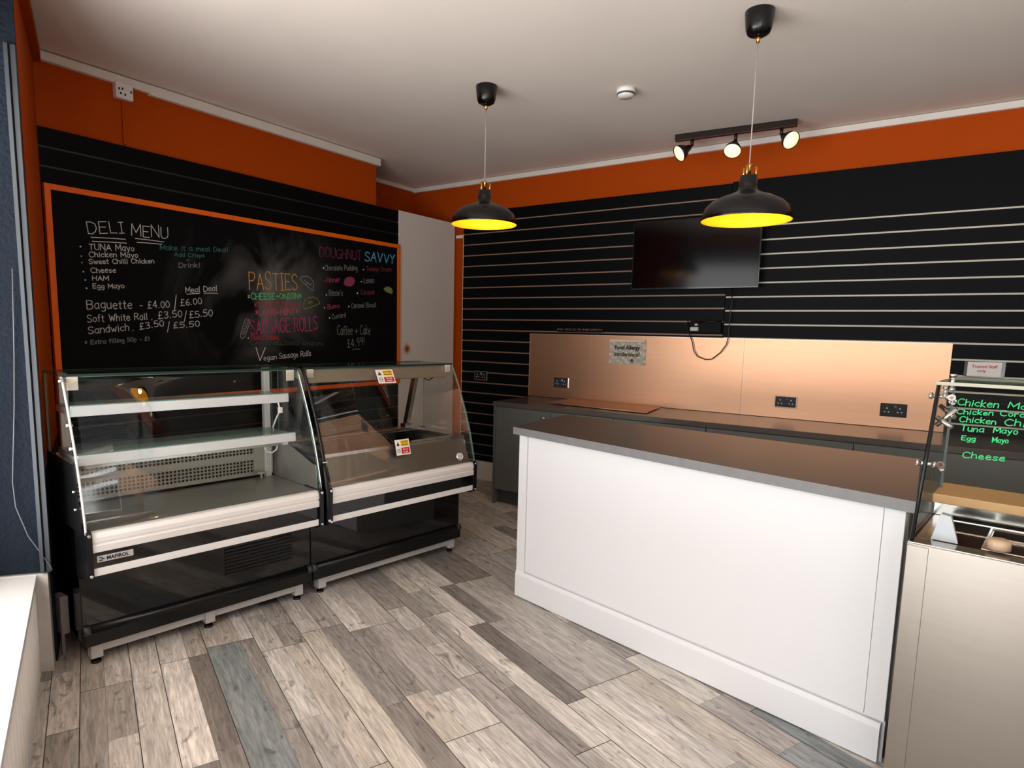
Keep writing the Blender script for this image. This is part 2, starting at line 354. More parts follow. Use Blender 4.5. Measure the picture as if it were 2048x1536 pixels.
def chalkboard_mat():
    m = mat('blackboard', '080809', rough=.65, spec=.1); n = m.node_tree; b = n.nodes['Principled BSDF']
    t = n.nodes.new('ShaderNodeTexCoord')
    # wiped chalk dust: broad smears near the middle of the board
    z = n.nodes.new('ShaderNodeTexNoise'); z.inputs['Scale'].default_value = 2.6; z.inputs['Detail'].default_value = 8; z.inputs['Distortion'].default_value = 1.2
    mp = n.nodes.new('ShaderNodeMapping'); mp.inputs['Scale'].default_value = (1, 1, .7); n.links.new(t.outputs['Object'], mp.inputs[0]); n.links.new(mp.outputs[0], z.inputs['Vector'])
    r = n.nodes.new('ShaderNodeValToRGB'); r.color_ramp.elements[0].position = .42; r.color_ramp.elements[1].position = .8
    n.links.new(z.outputs['Fac'], r.inputs[0])
    s = n.nodes.new('ShaderNodeSeparateXYZ'); n.links.new(t.outputs['Object'], s.inputs[0])
    def bump_at(sock, c, wd):
        a = n.nodes.new('ShaderNodeMath'); a.operation = 'SUBTRACT'; a.inputs[1].default_value = c; n.links.new(sock, a.inputs[0])
        q = n.nodes.new('ShaderNodeMath'); q.operation = 'ABSOLUTE'; n.links.new(a.outputs[0], q.inputs[0])
        g = n.nodes.new('ShaderNodeMapRange'); g.inputs[1].default_value = 0; g.inputs[2].default_value = wd; g.inputs[3].default_value = 1; g.inputs[4].default_value = 0; g.interpolation_type = 'SMOOTHSTEP'
        n.links.new(q.outputs[0], g.inputs[0]); return g.outputs[0]
    gx = bump_at(s.outputs['X'], 1.25, .75); gz = bump_at(s.outputs['Z'], .72, .6)
    m1 = n.nodes.new('ShaderNodeMath'); m1.operation = 'MULTIPLY'; n.links.new(gx, m1.inputs[0]); n.links.new(gz, m1.inputs[1])
    m2 = n.nodes.new('ShaderNodeMath'); m2.operation = 'MULTIPLY'; n.links.new(m1.outputs[0], m2.inputs[0]); n.links.new(r.outputs[0], m2.inputs[1])
    mx = n.nodes.new('ShaderNodeMix'); mx.data_type = 'RGBA'; mx.inputs[6].default_value = lin('09090a'); mx.inputs[7].default_value = lin('8c8c89')
    n.links.new(m2.outputs[0], mx.inputs[0]); n.links.new(mx.outputs[2], b.inputs['Base Color'])
    return m
BOARD = chalkboard_mat()

def stained_panel_mat():
    m = mat('white_board', 'dcd5cd', rough=.4, var=.03); n = m.node_tree; b = n.nodes['Principled BSDF']
    t = n.nodes.new('ShaderNodeTexCoord'); v = n.nodes.new('ShaderNodeVectorMath'); v.operation = 'DISTANCE'; v.inputs[1].default_value = (.101, -.016, 1.249)
    n.links.new(t.outputs['Object'], v.inputs[0])
    r = n.nodes.new('ShaderNodeValToRGB'); e = r.color_ramp.elements
    e[0].position = 0.0; e[0].color = lin('5a2408'); e[1].position = 1.0; e[1].color = lin('dcd5cd')
    x = e.new(.35); x.color = lin('a05a28'); x = e.new(.62); x.color = lin('c9ae98')
    g = n.nodes.new('ShaderNodeMapRange'); g.inputs[2].default_value = .06
    n.links.new(v.outputs['Value'], g.inputs[0]); n.links.new(g.outputs[0], r.inputs[0]); n.links.new(r.outputs[0], b.inputs['Base Color'])
    return m
PANEL = stained_panel_mat()

def floor_mat():
    m = bpy.data.materials.new('plank_vinyl'); m.use_nodes = True; n = m.node_tree; b = n.nodes['Principled BSDF']
    a = n.nodes.new('ShaderNodeAttribute'); a.attribute_name = 'plank'
    t = n.nodes.new('ShaderNodeTexCoord')
    mp = n.nodes.new('ShaderNodeMapping'); mp.vector_type = 'TEXTURE'; mp.inputs['Rotation'].default_value = (0, 0, math.radians(-22.5))
    n.links.new(t.outputs['Object'], mp.inputs[0])
    off = n.nodes.new('ShaderNodeVectorMath'); off.operation = 'ADD'
    cmb = n.nodes.new('ShaderNodeCombineXYZ'); mm = n.nodes.new('ShaderNodeMath'); mm.operation = 'MULTIPLY'; mm.inputs[1].default_value = 37.0
    n.links.new(a.outputs['Alpha'], mm.inputs[0]); n.links.new(mm.outputs[0], cmb.inputs[0]); n.links.new(mm.outputs[0], cmb.inputs[2])
    n.links.new(mp.outputs[0], off.inputs[0]); n.links.new(cmb.outputs[0], off.inputs[1])
    def noise(scale, sx, sy, det, dist):
        q = n.nodes.new('ShaderNodeMapping'); q.inputs['Scale'].default_value = (sx, sy, 1); n.links.new(off.outputs[0], q.inputs[0])
        z = n.nodes.new('ShaderNodeTexNoise'); z.inputs['Scale'].default_value = scale; z.inputs['Detail'].default_value = det; z.inputs['Distortion'].default_value = dist
        n.links.new(q.outputs[0], z.inputs['Vector']); return z.outputs['Fac']
    g1 = noise(5, 1, 9, 8, 1.0); g2 = noise(26, .5, 6, 6, .4); g3 = noise(7, 1, 2.2, 3, 2.2)
    def ramp(s, p0, c0, p1, c1):
        r = n.nodes.new('ShaderNodeValToRGB'); r.color_ramp.elements[0].position = p0; r.color_ramp.elements[0].color = (c0, c0, c0, 1)
        r.color_ramp.elements[1].position = p1; r.color_ramp.elements[1].color = (c1, c1, c1, 1); n.links.new(s, r.inputs[0]); return r.outputs[0]
    def mul(x, y):
        k = n.nodes.new('ShaderNodeMix'); k.data_type = 'RGBA'; k.blend_type = 'MULTIPLY'; k.inputs[0].default_value = 1.0
        n.links.new(x, k.inputs[6]); n.links.new(y, k.inputs[7]); return k.outputs[2]
    c = mul(a.outputs['Color'], ramp(g1, .3, .68, .68, 1.2)); c = mul(c, ramp(g2, .35, .78, .6, 1.08)); c = mul(c, ramp(g3, .28, .52, .4, 1.0))
    n.links.new(c, b.inputs['Base Color'])
    b.inputs['Roughness'].default_value = .42; b.inputs['Specular IOR Level'].default_value = .45
    bp = n.nodes.new('ShaderNodeBump'); bp.inputs['Strength'].default_value = .12; bp.inputs['Distance'].default_value = .004
    n.links.new(g2, bp.inputs['Height']); n.links.new(bp.outputs[0], b.inputs['Normal'])
    return m
FLOORM = floor_mat()

# ------------------------------------------------------------------ the room
CEIL_Z = 2.801
def build_floor():
    bm = bmesh.new(); lay = bm.loops.layers.float_color.new('plank')
    ang = math.radians(-22.5); pd = Vector((math.cos(ang), math.sin(ang))); nd = Vector((-pd.y, pd.x))
    def quad(s0, s1, t0, t1, z, col):
        vs = [bm.verts.new((*(pd * s + nd * t), z)) for s, t in ((s0, t0), (s1, t0), (s1, t1), (s0, t1))]
        f = bm.faces.new(vs)
        for l in f.loops: l[lay] = col
    quad(-6.3, 3.2, -.45, 5.7, -.0012, (.045, .04, .036, 0))
    pal = [('dad3ca', 6), ('ccc6bd', 7), ('bfb9b0', 7), ('afa9a1', 5), ('9c968f', 4), ('aea7a1', 4), ('9a9c9a', 1.6), ('848988', .8), ('8d867f', 4), ('7a736c', 1.2), ('cfc6b8', 3), ('bdb4a7', 2)]
    rnd = random.Random(5)
    bag = [p for p, k in pal for _ in range(int(k * 5))]
    # printed boards, each two or three strips wide; strips change colour inside a board
    rows = [(-.45, -.36, -.28, -.19), (-.19, -.092), (-.092, -.01, .084), (.084, .19), (.19, .298, .377), (.377, .518, .577), (.577, .677, .774), (.774, .872, .976)]
    t = .976
    while t < 5.6:
        r = [t]
        for _ in range(rnd.choice((1, 2, 2, 3))): r.append(r[-1] + rnd.choice((.075, .09, .1, .11, .14)))
        rows.append(tuple(r)); t = r[-1]
    for r in rows:
        s = -6.3 - rnd.random() * 1.2
        while s < 3.2:
            L = rnd.choice((.75, .95, 1.2, 1.2)); s1 = s + L
            for a, (t0, t1) in enumerate(zip(r, r[1:])):
                cut = [s, s1]
                k = rnd.random()
                if k < .45: cut.insert(1, s + L * rnd.uniform(.25, .75))
                elif k < .6: cut[1:1] = [s + L * .34, s + L * rnd.uniform(.55, .75)]
                for u0, u1 in zip(cut, cut[1:]):
                    col = lin(rnd.choice(bag)); q = rnd.uniform(.92, 1.08)
                    e0 = .0017 if u0 == s else .0004; e1 = .0017 if u1 == s1 else .0004
                    f0 = .0015 if a == 0 else .0005; f1 = .0015 if a == len(r) - 2 else .0005
                    quad(u0 + e0, u1 - e1, t0 + f0, t1 - f1, 0, (col[0] * q, col[1] * q, col[2] * q, rnd.random()))
            s = s1
    for f in bm.faces: f.normal_update()
    me = bpy.data.meshes.new('floor'); bm.to_mesh(me); bm.free(); me.materials.append(FLOORM)
    o = bpy.data.objects.new('floor', me); C.objects.link(o); o['kind'] = 'structure'
build_floor()
b = B(); bx(b, -4.75, 2.45, -1.6, 5.02, CEIL_Z, CEIL_Z + .08); struct('ceiling', b, CEIL)
b = B(); bx(b, -4.75, 2.45, 4.87, 5.02, -.02, CEIL_Z); struct('wall_back', b, ORANGE)
b = B()
vprism(b, [(-4.75, 1.62), (-3.92, 1.28), (-3.92, 3.848), (-4.43, 3.848), (-4.43, 4.87), (-4.75, 4.87)], -.02, CEIL_Z); struct('wall_left', b, ORANGE)
b = B(); bx(b, 2.3, 2.45, -1.4, 4.87, -.02, CEIL_Z); struct('wall_right', b, PLAIN)
# shop front: piers, stall risers and lintels with openings for the windows and the door
b = B()
def seg(bm, s0, s1, z0, z1, d0=-.3, d1=0.0, mi=0):
    vprism(bm, [tuple(fp(s0, d0).xy), tuple(fp(s1, d0).xy), tuple(fp(s1, d1).xy), tuple(fp(s0, d1).xy)], z0, z1, mi)
seg(b, -.15, 1.05, .82, CEIL_Z); seg(b, -.15, 1.05, -.02, .82, mi=1)
seg(b, 1.16, 3.3, 2.62, CEIL_Z); seg(b, 3.3, 6.9, 2.42, CEIL_Z)
seg(b, 3.3, 3.45, -.02, 2.42); seg(b, 4.5, 4.65, -.02, 2.42)
seg(b, 4.65, 6.9, -.02, .41); seg(b, 6.7, 6.9, .41, 2.42)
struct('wall_front', b, [ORANGE, NAVY])
# dark textured window reveal standing on a worn white plinth
RV = [(-2.873, 1.009), (-3.06, .759), (-3.16, .80), (-2.955, 1.04)]
b = B(); vprism(b, RV, .425, CEIL_Z); struct('wall_pillar', b, NAVY)
b = B(); vprism(b, [(-2.88, .995), (-3.06, .752), (-3.16, .80), (-2.96, 1.03)], -.005, .415); struct('trim_6', b, WORN)
b = B()
for q0, q1, h in ((0.0, .016, .012), (.02, .033, .022)):
    c0 = Vector((-2.873, 1.009)); d = Vector((-.6, -.8)); nn = Vector((.8, -.6))
    P = [c0 + d * q0, c0 + d * q1, c0 + d * q1 + nn * h, c0 + d * q0 + nn * h]
    vprism(b, [tuple(p) for p in P], .425, 2.42)
struct('trim_1', b, NAVY_T)
# window ledge with a beadboard front
b = B()
L0 = Vector((-2.96, .974)); LD = Vector((.925, -.38)).normalized(); LN = Vector((-LD.y, LD.x))
def lp(s, d): v = L0 + LD * s + LN * d; return (v.x, v.y)
vprism(b, [lp(.01, .012), lp(2.35, .012), lp(2.35, -.42), lp(-.19, -.42)], .385, .412)
ledge = struct('window_1', b, WHITE)
b = B()
s = 0.0
while s < 2.3:
    cyl(b, (*lp(s + .03, .0), 0), (*lp(s + .03, .0), .385), .009, n=10); s += .075
vprism(b, [lp(0, -.002), lp(2.35, -.002), lp(2.35, -.05), lp(0, -.05)], .0, .385)
obj('beadboard', b, WHITE_M, ledge)
b = B()
for s0, s1, z0, z1 in ((1.1, 1.16, .41, 2.62), (2.2, 2.26, .41, 2.62), (3.24, 3.3, .41, 2.62), (1.1, 3.3, .41, .47), (1.1, 3.3, 2.36, 2.62)):
    seg(b, s0, s1, z0, z1, -.3, -.24)
obj('window_frame', b, NAVY_T, ledge)
b = B()
for s0, s1, z0, z1 in ((4.65, 4.71, .41, 2.42), (5.65, 5.71, .41, 2.42), (6.64, 6.7, .41, 2.42), (4.65, 6.7, .41, .47), (4.65, 6.7, 2.36, 2.42)):
    seg(b, s0, s1, z0, z1, -.2, -.14)
struct('window_2', b, NAVY_T)
b = B()
for s0, s1, z0, z1 in ((3.45, 3.52, 0, 2.42), (4.43, 4.5, 0, 2.42), (3.45, 4.5, 2.05, 2.12)):
    seg(b, s0, s1, z0, z1, -.2, -.12)
struct('door_1', b, NAVY_T)
# white battens between wall and ceiling, slightly uneven
b = B()
bx(b, -3.92, -3.892, 1.44, 2.02, 2.747, 2.792); bx(b, -3.92, -3.89, 2.02, 3.872, 2.738, 2.793)
struct('trim_2', b, TRIM_W)
b = B()
bx(b, -4.43, -4.405, 3.848, 4.87, 2.762, 2.797); struct('trim_3', b, TRIM_W)
b = B()
bx(b, -4.43, .32, 4.845, 4.87, 2.757, 2.796); bx(b, .32, 2.3, 4.842, 4.87, 2.765, 2.797); struct('trim_4', b, TRIM_W)
b = B(); vprism(b, [tuple(fp(.0, .0).xy), tuple(fp(3.3, .0).xy), tuple(fp(3.3, .035).xy), tuple(fp(0.0, .035).xy)], 2.735, 2.79); struct('trim_5', b, ORANGE)
b = B(); bx(b, -3.885, -2.985, 4.853, 4.87, .0, .185, .004); struct('baseboard_back', b, TRIM_W)

# ------------------------------------------------------------------ slatted wall panels
def slat_board(bm, x0, x1, z0, z1, grooves, y0, y1, gap=.0115):
    """black slats in front of a groove backing; grooves = centre heights"""
    cuts = sorted(z for z in grooves if z0 + .02 < z < z1 - .01); lo = z0
    for zc in cuts + [None]:
        hi = zc - gap / 2 if zc is not None else z1
        bx(bm, x0, x1, y0, y1, lo, hi)
        if zc is not None: lo = zc + gap / 2
def back_panel(name, label, x0, x1, gr, gm, z1, painted=0.0):
    t = thing(name, label, 'wall panel', (x0, 4.869, 0), 0, 'slatted panels on the back wall')
    bm = B(); slat_board(bm, 0, x1 - x0, .19, z1, gr, -.021, -.004); obj('slats', bm, BLACK_SLAT, t)
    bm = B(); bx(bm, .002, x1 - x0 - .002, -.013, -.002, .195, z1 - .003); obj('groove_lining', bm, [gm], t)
    return t
GR1 = [2.4120 - .0984 * k for k in range(23)]
GR2 = [2.2010 - .0990 * k for k in range(21)]
p = back_panel('slatwall_panel', 'black slatted wall panel with tan lamp-tinted grooves behind the hook rail', -3.785, -1.349, GR1, LAMP_TINT_GROOVE, 2.51)
b = B(); bx(b, -.006, 0, -.021, -.001, .19, 2.315); obj('raw_edge', b, PALE_EDGE, p)
back_panel('slatwall_panel', 'black slatted wall panel with pale cream grooves behind the staff notice', -1.345, 1.06, GR2, PALE_GROOVE, 2.52)
back_panel('slatwall_panel', 'black slatted wall panel with cream grooves next to the plain side wall', 1.064, 2.28, GR2, PALE_GROOVE, 2.52)
t = thing('slatwall_panel', 'black slatted wall panel with painted grooves behind the framed chalkboard', 'wall panel', (-3.919, 1.432, 0), PI / 2)
b = B(); slat_board(b, 0, 2.655, .12, 2.418, [2.322 - .0985 * k for k in range(22)], -.021, -.004); obj('slats', b, BLACK_SLAT, t)
b = B(); bx(b, .002, 2.653, -.015, -.001, .125, 2.415); obj('groove_lining', b, DARK_GROOVE, t)
# white board closing the recess beside the chimney breast
t = thing('recess_panel', 'tall white board with a brown burn stain beside the chalkboard', 'panel', (-3.906, 4.09, 0), PI / 2)
b = B(); bx(b, 0, .755, -.016, 0, .0, 2.423, .001); obj('board', b, PANEL, t)
for x, z in ((.03, 2.38), (.725, 2.3), (.725, 1.6), (.05, 1.1), (.725, .9)):
    b = B(); cyl(b, (x, -.0185, z), (x, -.015, z), .005, n=10); obj('screw', b, GREY_STEEL, t)
b = B(); bx(b, -3.878, -3.788, 4.848, 4.869, 2.285, 2.312); tag(obj('batten_offcut', b, TRIM_W), 'short white batten offcut between the white board and slatted panel', 'batten')

# ------------------------------------------------------------------ chalkboard
b0 = thing('chalkboard', 'large black chalkboard menu in an orange frame with coloured lettering', 'chalkboard', (-3.885, 1.442, .952), PI / 2)
b = B(); bx(b, .012, 2.633, .001, .012, .012, 1.171); obj('board', b, BOARD, b0)
for x0, x1, z0, z1 in ((0, 2.645, 1.153, 1.183), (0, 2.645, 0, .03), (0, .03, .03, 1.153), (2.617, 2.645, .03, 1.153)):
    b = B(); bx(b, x0, x1, -.014, .012, z0, z1, .002); obj('frame_rail', b, ORANGE_TRIM, b0)
CHALK = [
 ('DELI', 0.202, 0.952, 0.391, 0.982, 0.062, 'white', 1),
 ('MENU', 0.433, 0.971, 0.643, 0.982, 0.067, 'white', 1),
 ('_', 0.215, 0.935, 0.396, 0.947, 0, 'white', 1),
 ('_', 0.22, 0.914, 0.401, 0.926, 0, 'white', 1),
 ('_', 0.451, 0.959, 0.617, 0.959, 0, 'white', 1),
 ('_', 0.46, 0.938, 0.604, 0.944, 0, 'white', 1),
 ('TUNA Mayo', 0.203, 0.867, 0.442, 0.886, 0.032, 'white', 1),
 ('Chicken Mayo', 0.201, 0.828, 0.462, 0.852, 0.028, 'white', 1),
 ('Sweet Chilli Chicken', 0.199, 0.79, 0.553, 0.829, 0.025, 'white', 1),
 ('Cheese', 0.205, 0.743, 0.335, 0.756, 0.027, 'white', 1),
 ('HAM', 0.211, 0.703, 0.294, 0.708, 0.024, 'white', 1),
 ('Egg Mayo', 0.211, 0.659, 0.376, 0.672, 0.025, 'white', 1),
 ('.', 0.16, 0.879, 0.0047, 0, 0, 'white', 1),
 ('.', 0.161, 0.828, 0.0036, 0, 0, 'white', 1),
 ('.', 0.162, 0.794, 0.0036, 0, 0, 'white', 1),
 ('.', 0.167, 0.746, 0.0042, 0, 0, 'white', 1),
 ('.', 0.174, 0.702, 0.0048, 0, 0, 'white', 1),
 ('.', 0.178, 0.657, 0.0048, 0, 0, 'white', 1),
 ('Make it a meal Deal!', 0.593, 0.911, 1.038, 0.947, 0.028, 'teal', 1),
 ('Add Crisps', 0.679, 0.882, 0.872, 0.896, 0.022, 'teal', 1),
 ('+', 0.755, 0.859, 0.772, 0.861, 0.018, 'teal', 1),
 ('Drink!', 0.704, 0.817, 0.84, 0.831, 0.027, 'dim', 1),
 ('Meal', 0.74, 0.669, 0.834, 0.677, 0.033, 'white', 1),
 ('Deal', 0.86, 0.683, 0.951, 0.691, 0.034, 'white', 1),
 ('_', 0.746, 0.658, 0.83, 0.668, 0, 'white', 1),
 ('_', 0.86, 0.671, 0.955, 0.676, 0, 'white', 1),
 ('Baguette', 0.174, 0.545, 0.413, 0.557, 0.046, 'white', 1),
 ('- £4.00', 0.457, 0.558, 0.635, 0.572, 0.039, 'white', 1),
 ('/', 0.665, 0.559, 0.682, 0.56, 0.091, 'white', 1),
 ('£6.00', 0.705, 0.586, 0.844, 0.603, 0.038, 'white', 1),
 ('Soft White Roll', 0.173, 0.472, 0.499, 0.496, 0.038, 'white', 1),
 ('. £3.50', 0.521, 0.495, 0.712, 0.519, 0.04, 'white', 1),
 ('/', 0.725, 0.495, 0.738, 0.495, 0.065, 'white', 1),
 ('£5.50', 0.758, 0.513, 0.915, 0.53, 0.04, 'white', 1),
 ('Sandwich', 0.175, 0.408, 0.391, 0.429, 0.039, 'white', 1),
 ('. £3.50', 0.41, 0.43, 0.596, 0.46, 0.036, 'white', 1),
 ('/', 0.615, 0.424, 0.634, 0.426, 0.06, 'white', 1),
 ('£5.50', 0.653, 0.446, 0.823, 0.461, 0.034, 'white', 1),
 ('* Extra filling 50p - £1', 0.153, 0.349, 0.503, 0.373, 0.023, 'dim', 1),
 ('DOUGHNUT', 1.788, 0.997, 2.205, 1.013, 0.071, 'maroon', 2),
 ('SAVVY', 2.246, 1.012, 2.583, 1.018, 0.073, 'blue', 2),
 ('Chocolate Pudding', 1.835, 0.9, 2.163, 0.927, 0.039, 'dim', 1),
 ('Tammy Cream', 2.258, 0.932, 2.547, 0.954, 0.034, 'rose', 1),
 ('Homer', 1.855, 0.812, 1.982, 0.824, 0.038, 'pink', 1),
 ('Lemon', 2.234, 0.833, 2.345, 0.843, 0.043, 'dim', 1),
 ("Reese's", 1.874, 0.712, 2.01, 0.721, 0.044, 'dim', 1),
 ('Caramel', 2.202, 0.739, 2.349, 0.75, 0.037, 'rose', 1),
 ('Bueno', 1.86, 0.611, 1.976, 0.625, 0.035, 'pink', 1),
 ('Caramel Biscuit', 2.099, 0.628, 2.368, 0.648, 0.038, 'dim', 1),
 ('Custard', 1.9, 0.536, 2.038, 0.556, 0.034, 'dim', 1),
 ('Coffee + Cake', 1.95, 0.413, 2.301, 0.42, 0.074, 'dim', 1),
 ('£4.99!', 2.057, 0.313, 2.24, 0.34, 0.063, 'dim', 1),
 ('_', 2.103, 0.301, 2.188, 0.302, 0, 'dim', 1),
 ('.', 1.821, 0.915, 0.0069, 0, 0, 'white', 1),
 ('.', 2.228, 0.939, 0.0057, 0, 0, 'white', 1),
 ('.', 1.834, 0.82, 0.0065, 0, 0, 'rose', 1),
 ('.', 2.206, 0.843, 0.0062, 0, 0, 'white', 1),
 ('.', 1.847, 0.717, 0.0065, 0, 0, 'white', 1),
 ('.', 2.163, 0.749, 0.0069, 0, 0, 'white', 1),
 ('.', 1.828, 0.62, 0.0059, 0, 0, 'white', 1),
 ('.', 2.071, 0.639, 0.0068, 0, 0, 'white', 1),
 ('.', 1.876, 0.544, 0.0066, 0, 0, 'white', 1),
 ('PASTIES', 1.189, 0.712, 1.582, 0.737, 0.118, 'orange', 1.6),
 ('*CHEESE+ONION*', 1.172, 0.647, 1.615, 0.676, 0.04, 'green', 1.3),
 ('*TRADITIONAL*', 1.222, 0.593, 1.607, 0.614, 0.037, 'red', 1.2),
 ('*LAMB+MINT*', 1.229, 0.543, 1.583, 0.562, 0.04, 'salmon', 1.2),
 ('SAUSAGE ROLLS', 1.19, 0.412, 1.758, 0.452, 0.098, 'magenta', 1.6),
 ('.', 1.168, 0.388, 0.0049, 0, 0, 'white', 1),
 ('TRADITIONAL', 1.183, 0.377, 1.42, 0.377, 0.027, 'red', 1.2),
 ('. CARAMELISED ONION', 1.137, 0.348, 1.801, 0.335, 0.022, 'faint', 1),
 ('V', 1.218, 0.233, 1.293, 0.231, 0.085, 'white', 1.4),
 ('egan', 1.285, 0.235, 1.391, 0.241, 0.034, 'white', 1.2),
 ('Sausage Rolls', 1.412, 0.242, 1.693, 0.259, 0.039, 'white', 1),
]
DRAW=[
 ('dim', [(1.605, 0.82), (1.623, 0.835), (1.658, 0.841), (1.693, 0.835), (1.721, 0.814), (1.729, 0.781), (1.724, 0.744), (1.706, 0.747), (1.671, 0.769), (1.632, 0.794), (1.605, 0.82)] ),
 ('dim', [(1.647, 0.811), (1.667, 0.781), (1.672, 0.801), (1.697, 0.779), (1.707, 0.795)] ),
 ('yellow', [(1.636, 0.602), (1.636, 0.638), (1.647, 0.671), (1.675, 0.688), (1.721, 0.695), (1.757, 0.686), (1.777, 0.665), (1.782, 0.649), (1.74, 0.633), (1.678, 0.612), (1.636, 0.602)] ),
 ('yellow', [(1.674, 0.644), (1.684, 0.661), (1.694, 0.645), (1.705, 0.664), (1.715, 0.652)] ),
 ('rose', [(2.023, 0.822), (2.033, 0.849), (2.058, 0.865), (2.098, 0.871), (2.127, 0.862), (2.136, 0.844), (2.124, 0.817), (2.091, 0.799), (2.051, 0.799), (2.025, 0.81), (2.023, 0.822)] ),
 ('rose', [(2.055, 0.831), (2.069, 0.843), (2.09, 0.844), (2.101, 0.836), (2.089, 0.825), (2.066, 0.823), (2.055, 0.831)] ),
 ('lime', [(2.455, 0.799), (2.477, 0.816), (2.517, 0.822), (2.55, 0.81), (2.563, 0.788), (2.553, 0.768), (2.523, 0.771), (2.484, 0.783), (2.455, 0.799)] ),
 ('lime', [(2.471, 0.805), (2.51, 0.803), (2.543, 0.786)] ),
 ('dim', [(1.11, 0.393), (1.126, 0.386), (1.143, 0.401), (1.183, 0.495), (1.178, 0.513), (1.16, 0.52), (1.147, 0.509), (1.11, 0.412), (1.11, 0.393)] ),
 ('dim', [(1.119, 0.412), (1.143, 0.423)] ),
 ('dim', [(1.127, 0.43), (1.151, 0.441)] ),
 ('dim', [(1.135, 0.448), (1.16, 0.459)] ),
 ('dim', [(1.143, 0.466), (1.168, 0.477)] ),
 ('dim', [(1.151, 0.484), (1.176, 0.495)] ),
 ('dim', [(1.159, 0.502), (1.184, 0.513)] ),
]

def chalk_all():
    base = .0042
    for t_, x0, z0, x1, z1, h, c, wd in CHALK:
        bm = B()
        if t_ == '_': ribbon(bm, [(x0, z0), ((x0 + x1) / 2, (z0 + z1) / 2 + .001), (x1, z1)], base * wd); nm = 'chalk_underline'
        elif t_ == '.': dot(bm, x0, z0, x1); nm = 'chalk_bullet'
        else:
            nm = 'chalk_lettering'; strokes(bm, t_, x0, z0, x1, z1, h, base * wd)
            if t_ == 'DOUGHNUT': strokes(bm, t_, x0 + .003, z0 + .004, x1, z1 + .004, h * .9, base * .8)
        for v in bm.verts: v.co.y = -.0006
        obj(nm, bm, CH[c], b0)
    for c, P in DRAW:
        bm = B(); ribbon(bm, P, .005)
        if c in ('lime', 'rose') and len(P) > 8: bm.faces.new([bm.verts.new((x, .0003, z)) for x, z in P[:-1]])
        for v in bm.verts: v.co.y -= .0008
        obj('chalk_drawing', bm, CH[c], b0)
chalk_all()

# ------------------------------------------------------------------ display cases
CASE_ROT = math.atan2(.98869, .15)
CO = Vector((-2.826, 1.127, 0)); CU = Vector((.15, .98869, 0)).normalized()
GP = [(-.178, .607), (-.168, .66), (-.150, .735), (-.126, .82), (-.095, .91), (-.058, 1.0), (-.020, 1.085), (.012, 1.15), (.034, 1.19), (.052, 1.206)]
BACK = .30
def case_base(t, Wd, vent, xa, xb):
    """plinth, body and front fascia shared by both cases; x 0..Wd, y back, z up"""
    b = B(); bx(b, xa, xb, -.03, .52, .10, .40, .004); bx(b, xa, xb, -.02, .52, .40, .60)
    prism(b, [(-.178, .432), (-.178, .44), (-.02, .44), (-.02, .385), (-.03, .385)], lambda p: (.006, p[0], p[1]), lambda p: (Wd - .006, p[0], p[1]))
    obj('body_panel', b, BLACK_G, t)
    b = B()
    cyl(b, (xa, -.036, .155), (xb, -.036, .155), .018, n=14); bx(b, xa, xb, -.05, -.03, .088, .158, .006)
    obj('bumper', b, BLACK_S, t)
    for x in (xa, xb - .026):
        b = B(); cyl(b, (x, -.036, .155), (x + .026, -.036, .155), .021, n=14); obj('bumper_cap', b, DARKG, t)
    b = B(); bx(b, .05, Wd - .05, -.022, -.002, .047, .10, .002); bx(b, .05, Wd - .05, .46, .48, .047, .10, .002); obj('kick_rail', b, GREY_STEEL, t)
    for x, y in [(.03, 0), (Wd - .075, 0)] + ([(.5, 0)] if vent else []) + [(.03, .46), (Wd - .075, .46)]:
        b = B(); bx(b, x, x + .045, y - .032, y + .02, .026, .10, .002); l = obj('leg', b, GREY_STEEL, t)
        b = B(); cyl(b, (x + .022, y - .006, .0), (x + .022, y - .006, .010), .021, .018, 14); cyl(b, (x + .022, y - .006, .008), (x + .022, y - .006, .03), .008, n=10); obj('foot', b, BLACK_P, l)
    # front fascia: ribbed aluminium rail, black band, white strip
    pr = [(-.178, .527), (-.187, .53), (-.189, .556), (-.182, .562), (-.182, .566), (-.187, .57), (-.186, .588), (-.176, .609), (-.15, .612), (-.15, .527)]
    b = B(); prism(b, pr, lambda p: (.018, p[0], p[1]), lambda p: (Wd - .018, p[0], p[1])); obj('aluminium_rail', b, ALU, t)
    b = B(); bx(b, .018, Wd - .018, -.18, -.02, .465, .527); obj('black_band', b, BLACK_G, t)
    b = B(); bx(b, .022, Wd - .022, -.184, -.16, .433, .464, .002); obj('trim_strip', b, WHITE_M, t)
    for x0 in (0, Wd - .02):
        b = B(); prism(b, [(-.194, .43), (-.196, .60), (-.186, .616), (-.05, .62), (-.02, .60), (-.02, .40), (-.16, .415)], lambda p: (x0, p[0], p[1]), lambda p: (x0 + .02, p[0], p[1])); c = obj('end_cap', b, BLACK_P, t)
        for z in (.602, .44):
            b = B(); cyl(b, (x0 + .01, -.2, z), (x0 + .01, -.19, z), .006, n=10); obj('screw', b, CHROME, c)
    if vent:
        for k in range(8):
            z = .235 + k * .0175; b = B(); bx(b, .60, .945, -.037, -.029, z, z + .009, .001); obj('vent_slat', b, BLACK_S, t)
def side_pane(t, x0, zlow=.612, frame=None, name='side_glass', thick=.006):
    pts = GP + [(BACK + .02, 1.206), (BACK + .02, zlow)]
    b = B(); prism(b, pts, lambda p: (x0, p[0], p[1]), lambda p: (x0 + thick, p[0], p[1]), 0, 1)
    s = obj(name, b, [GLASS, GLASS_E], t)
    if frame:
        b = B(); tube(b, [(x0 + thick / 2, p[0] - .004, p[1]) for p in GP], .0045, 8); obj('edge_trim', b, frame, s)
    return s
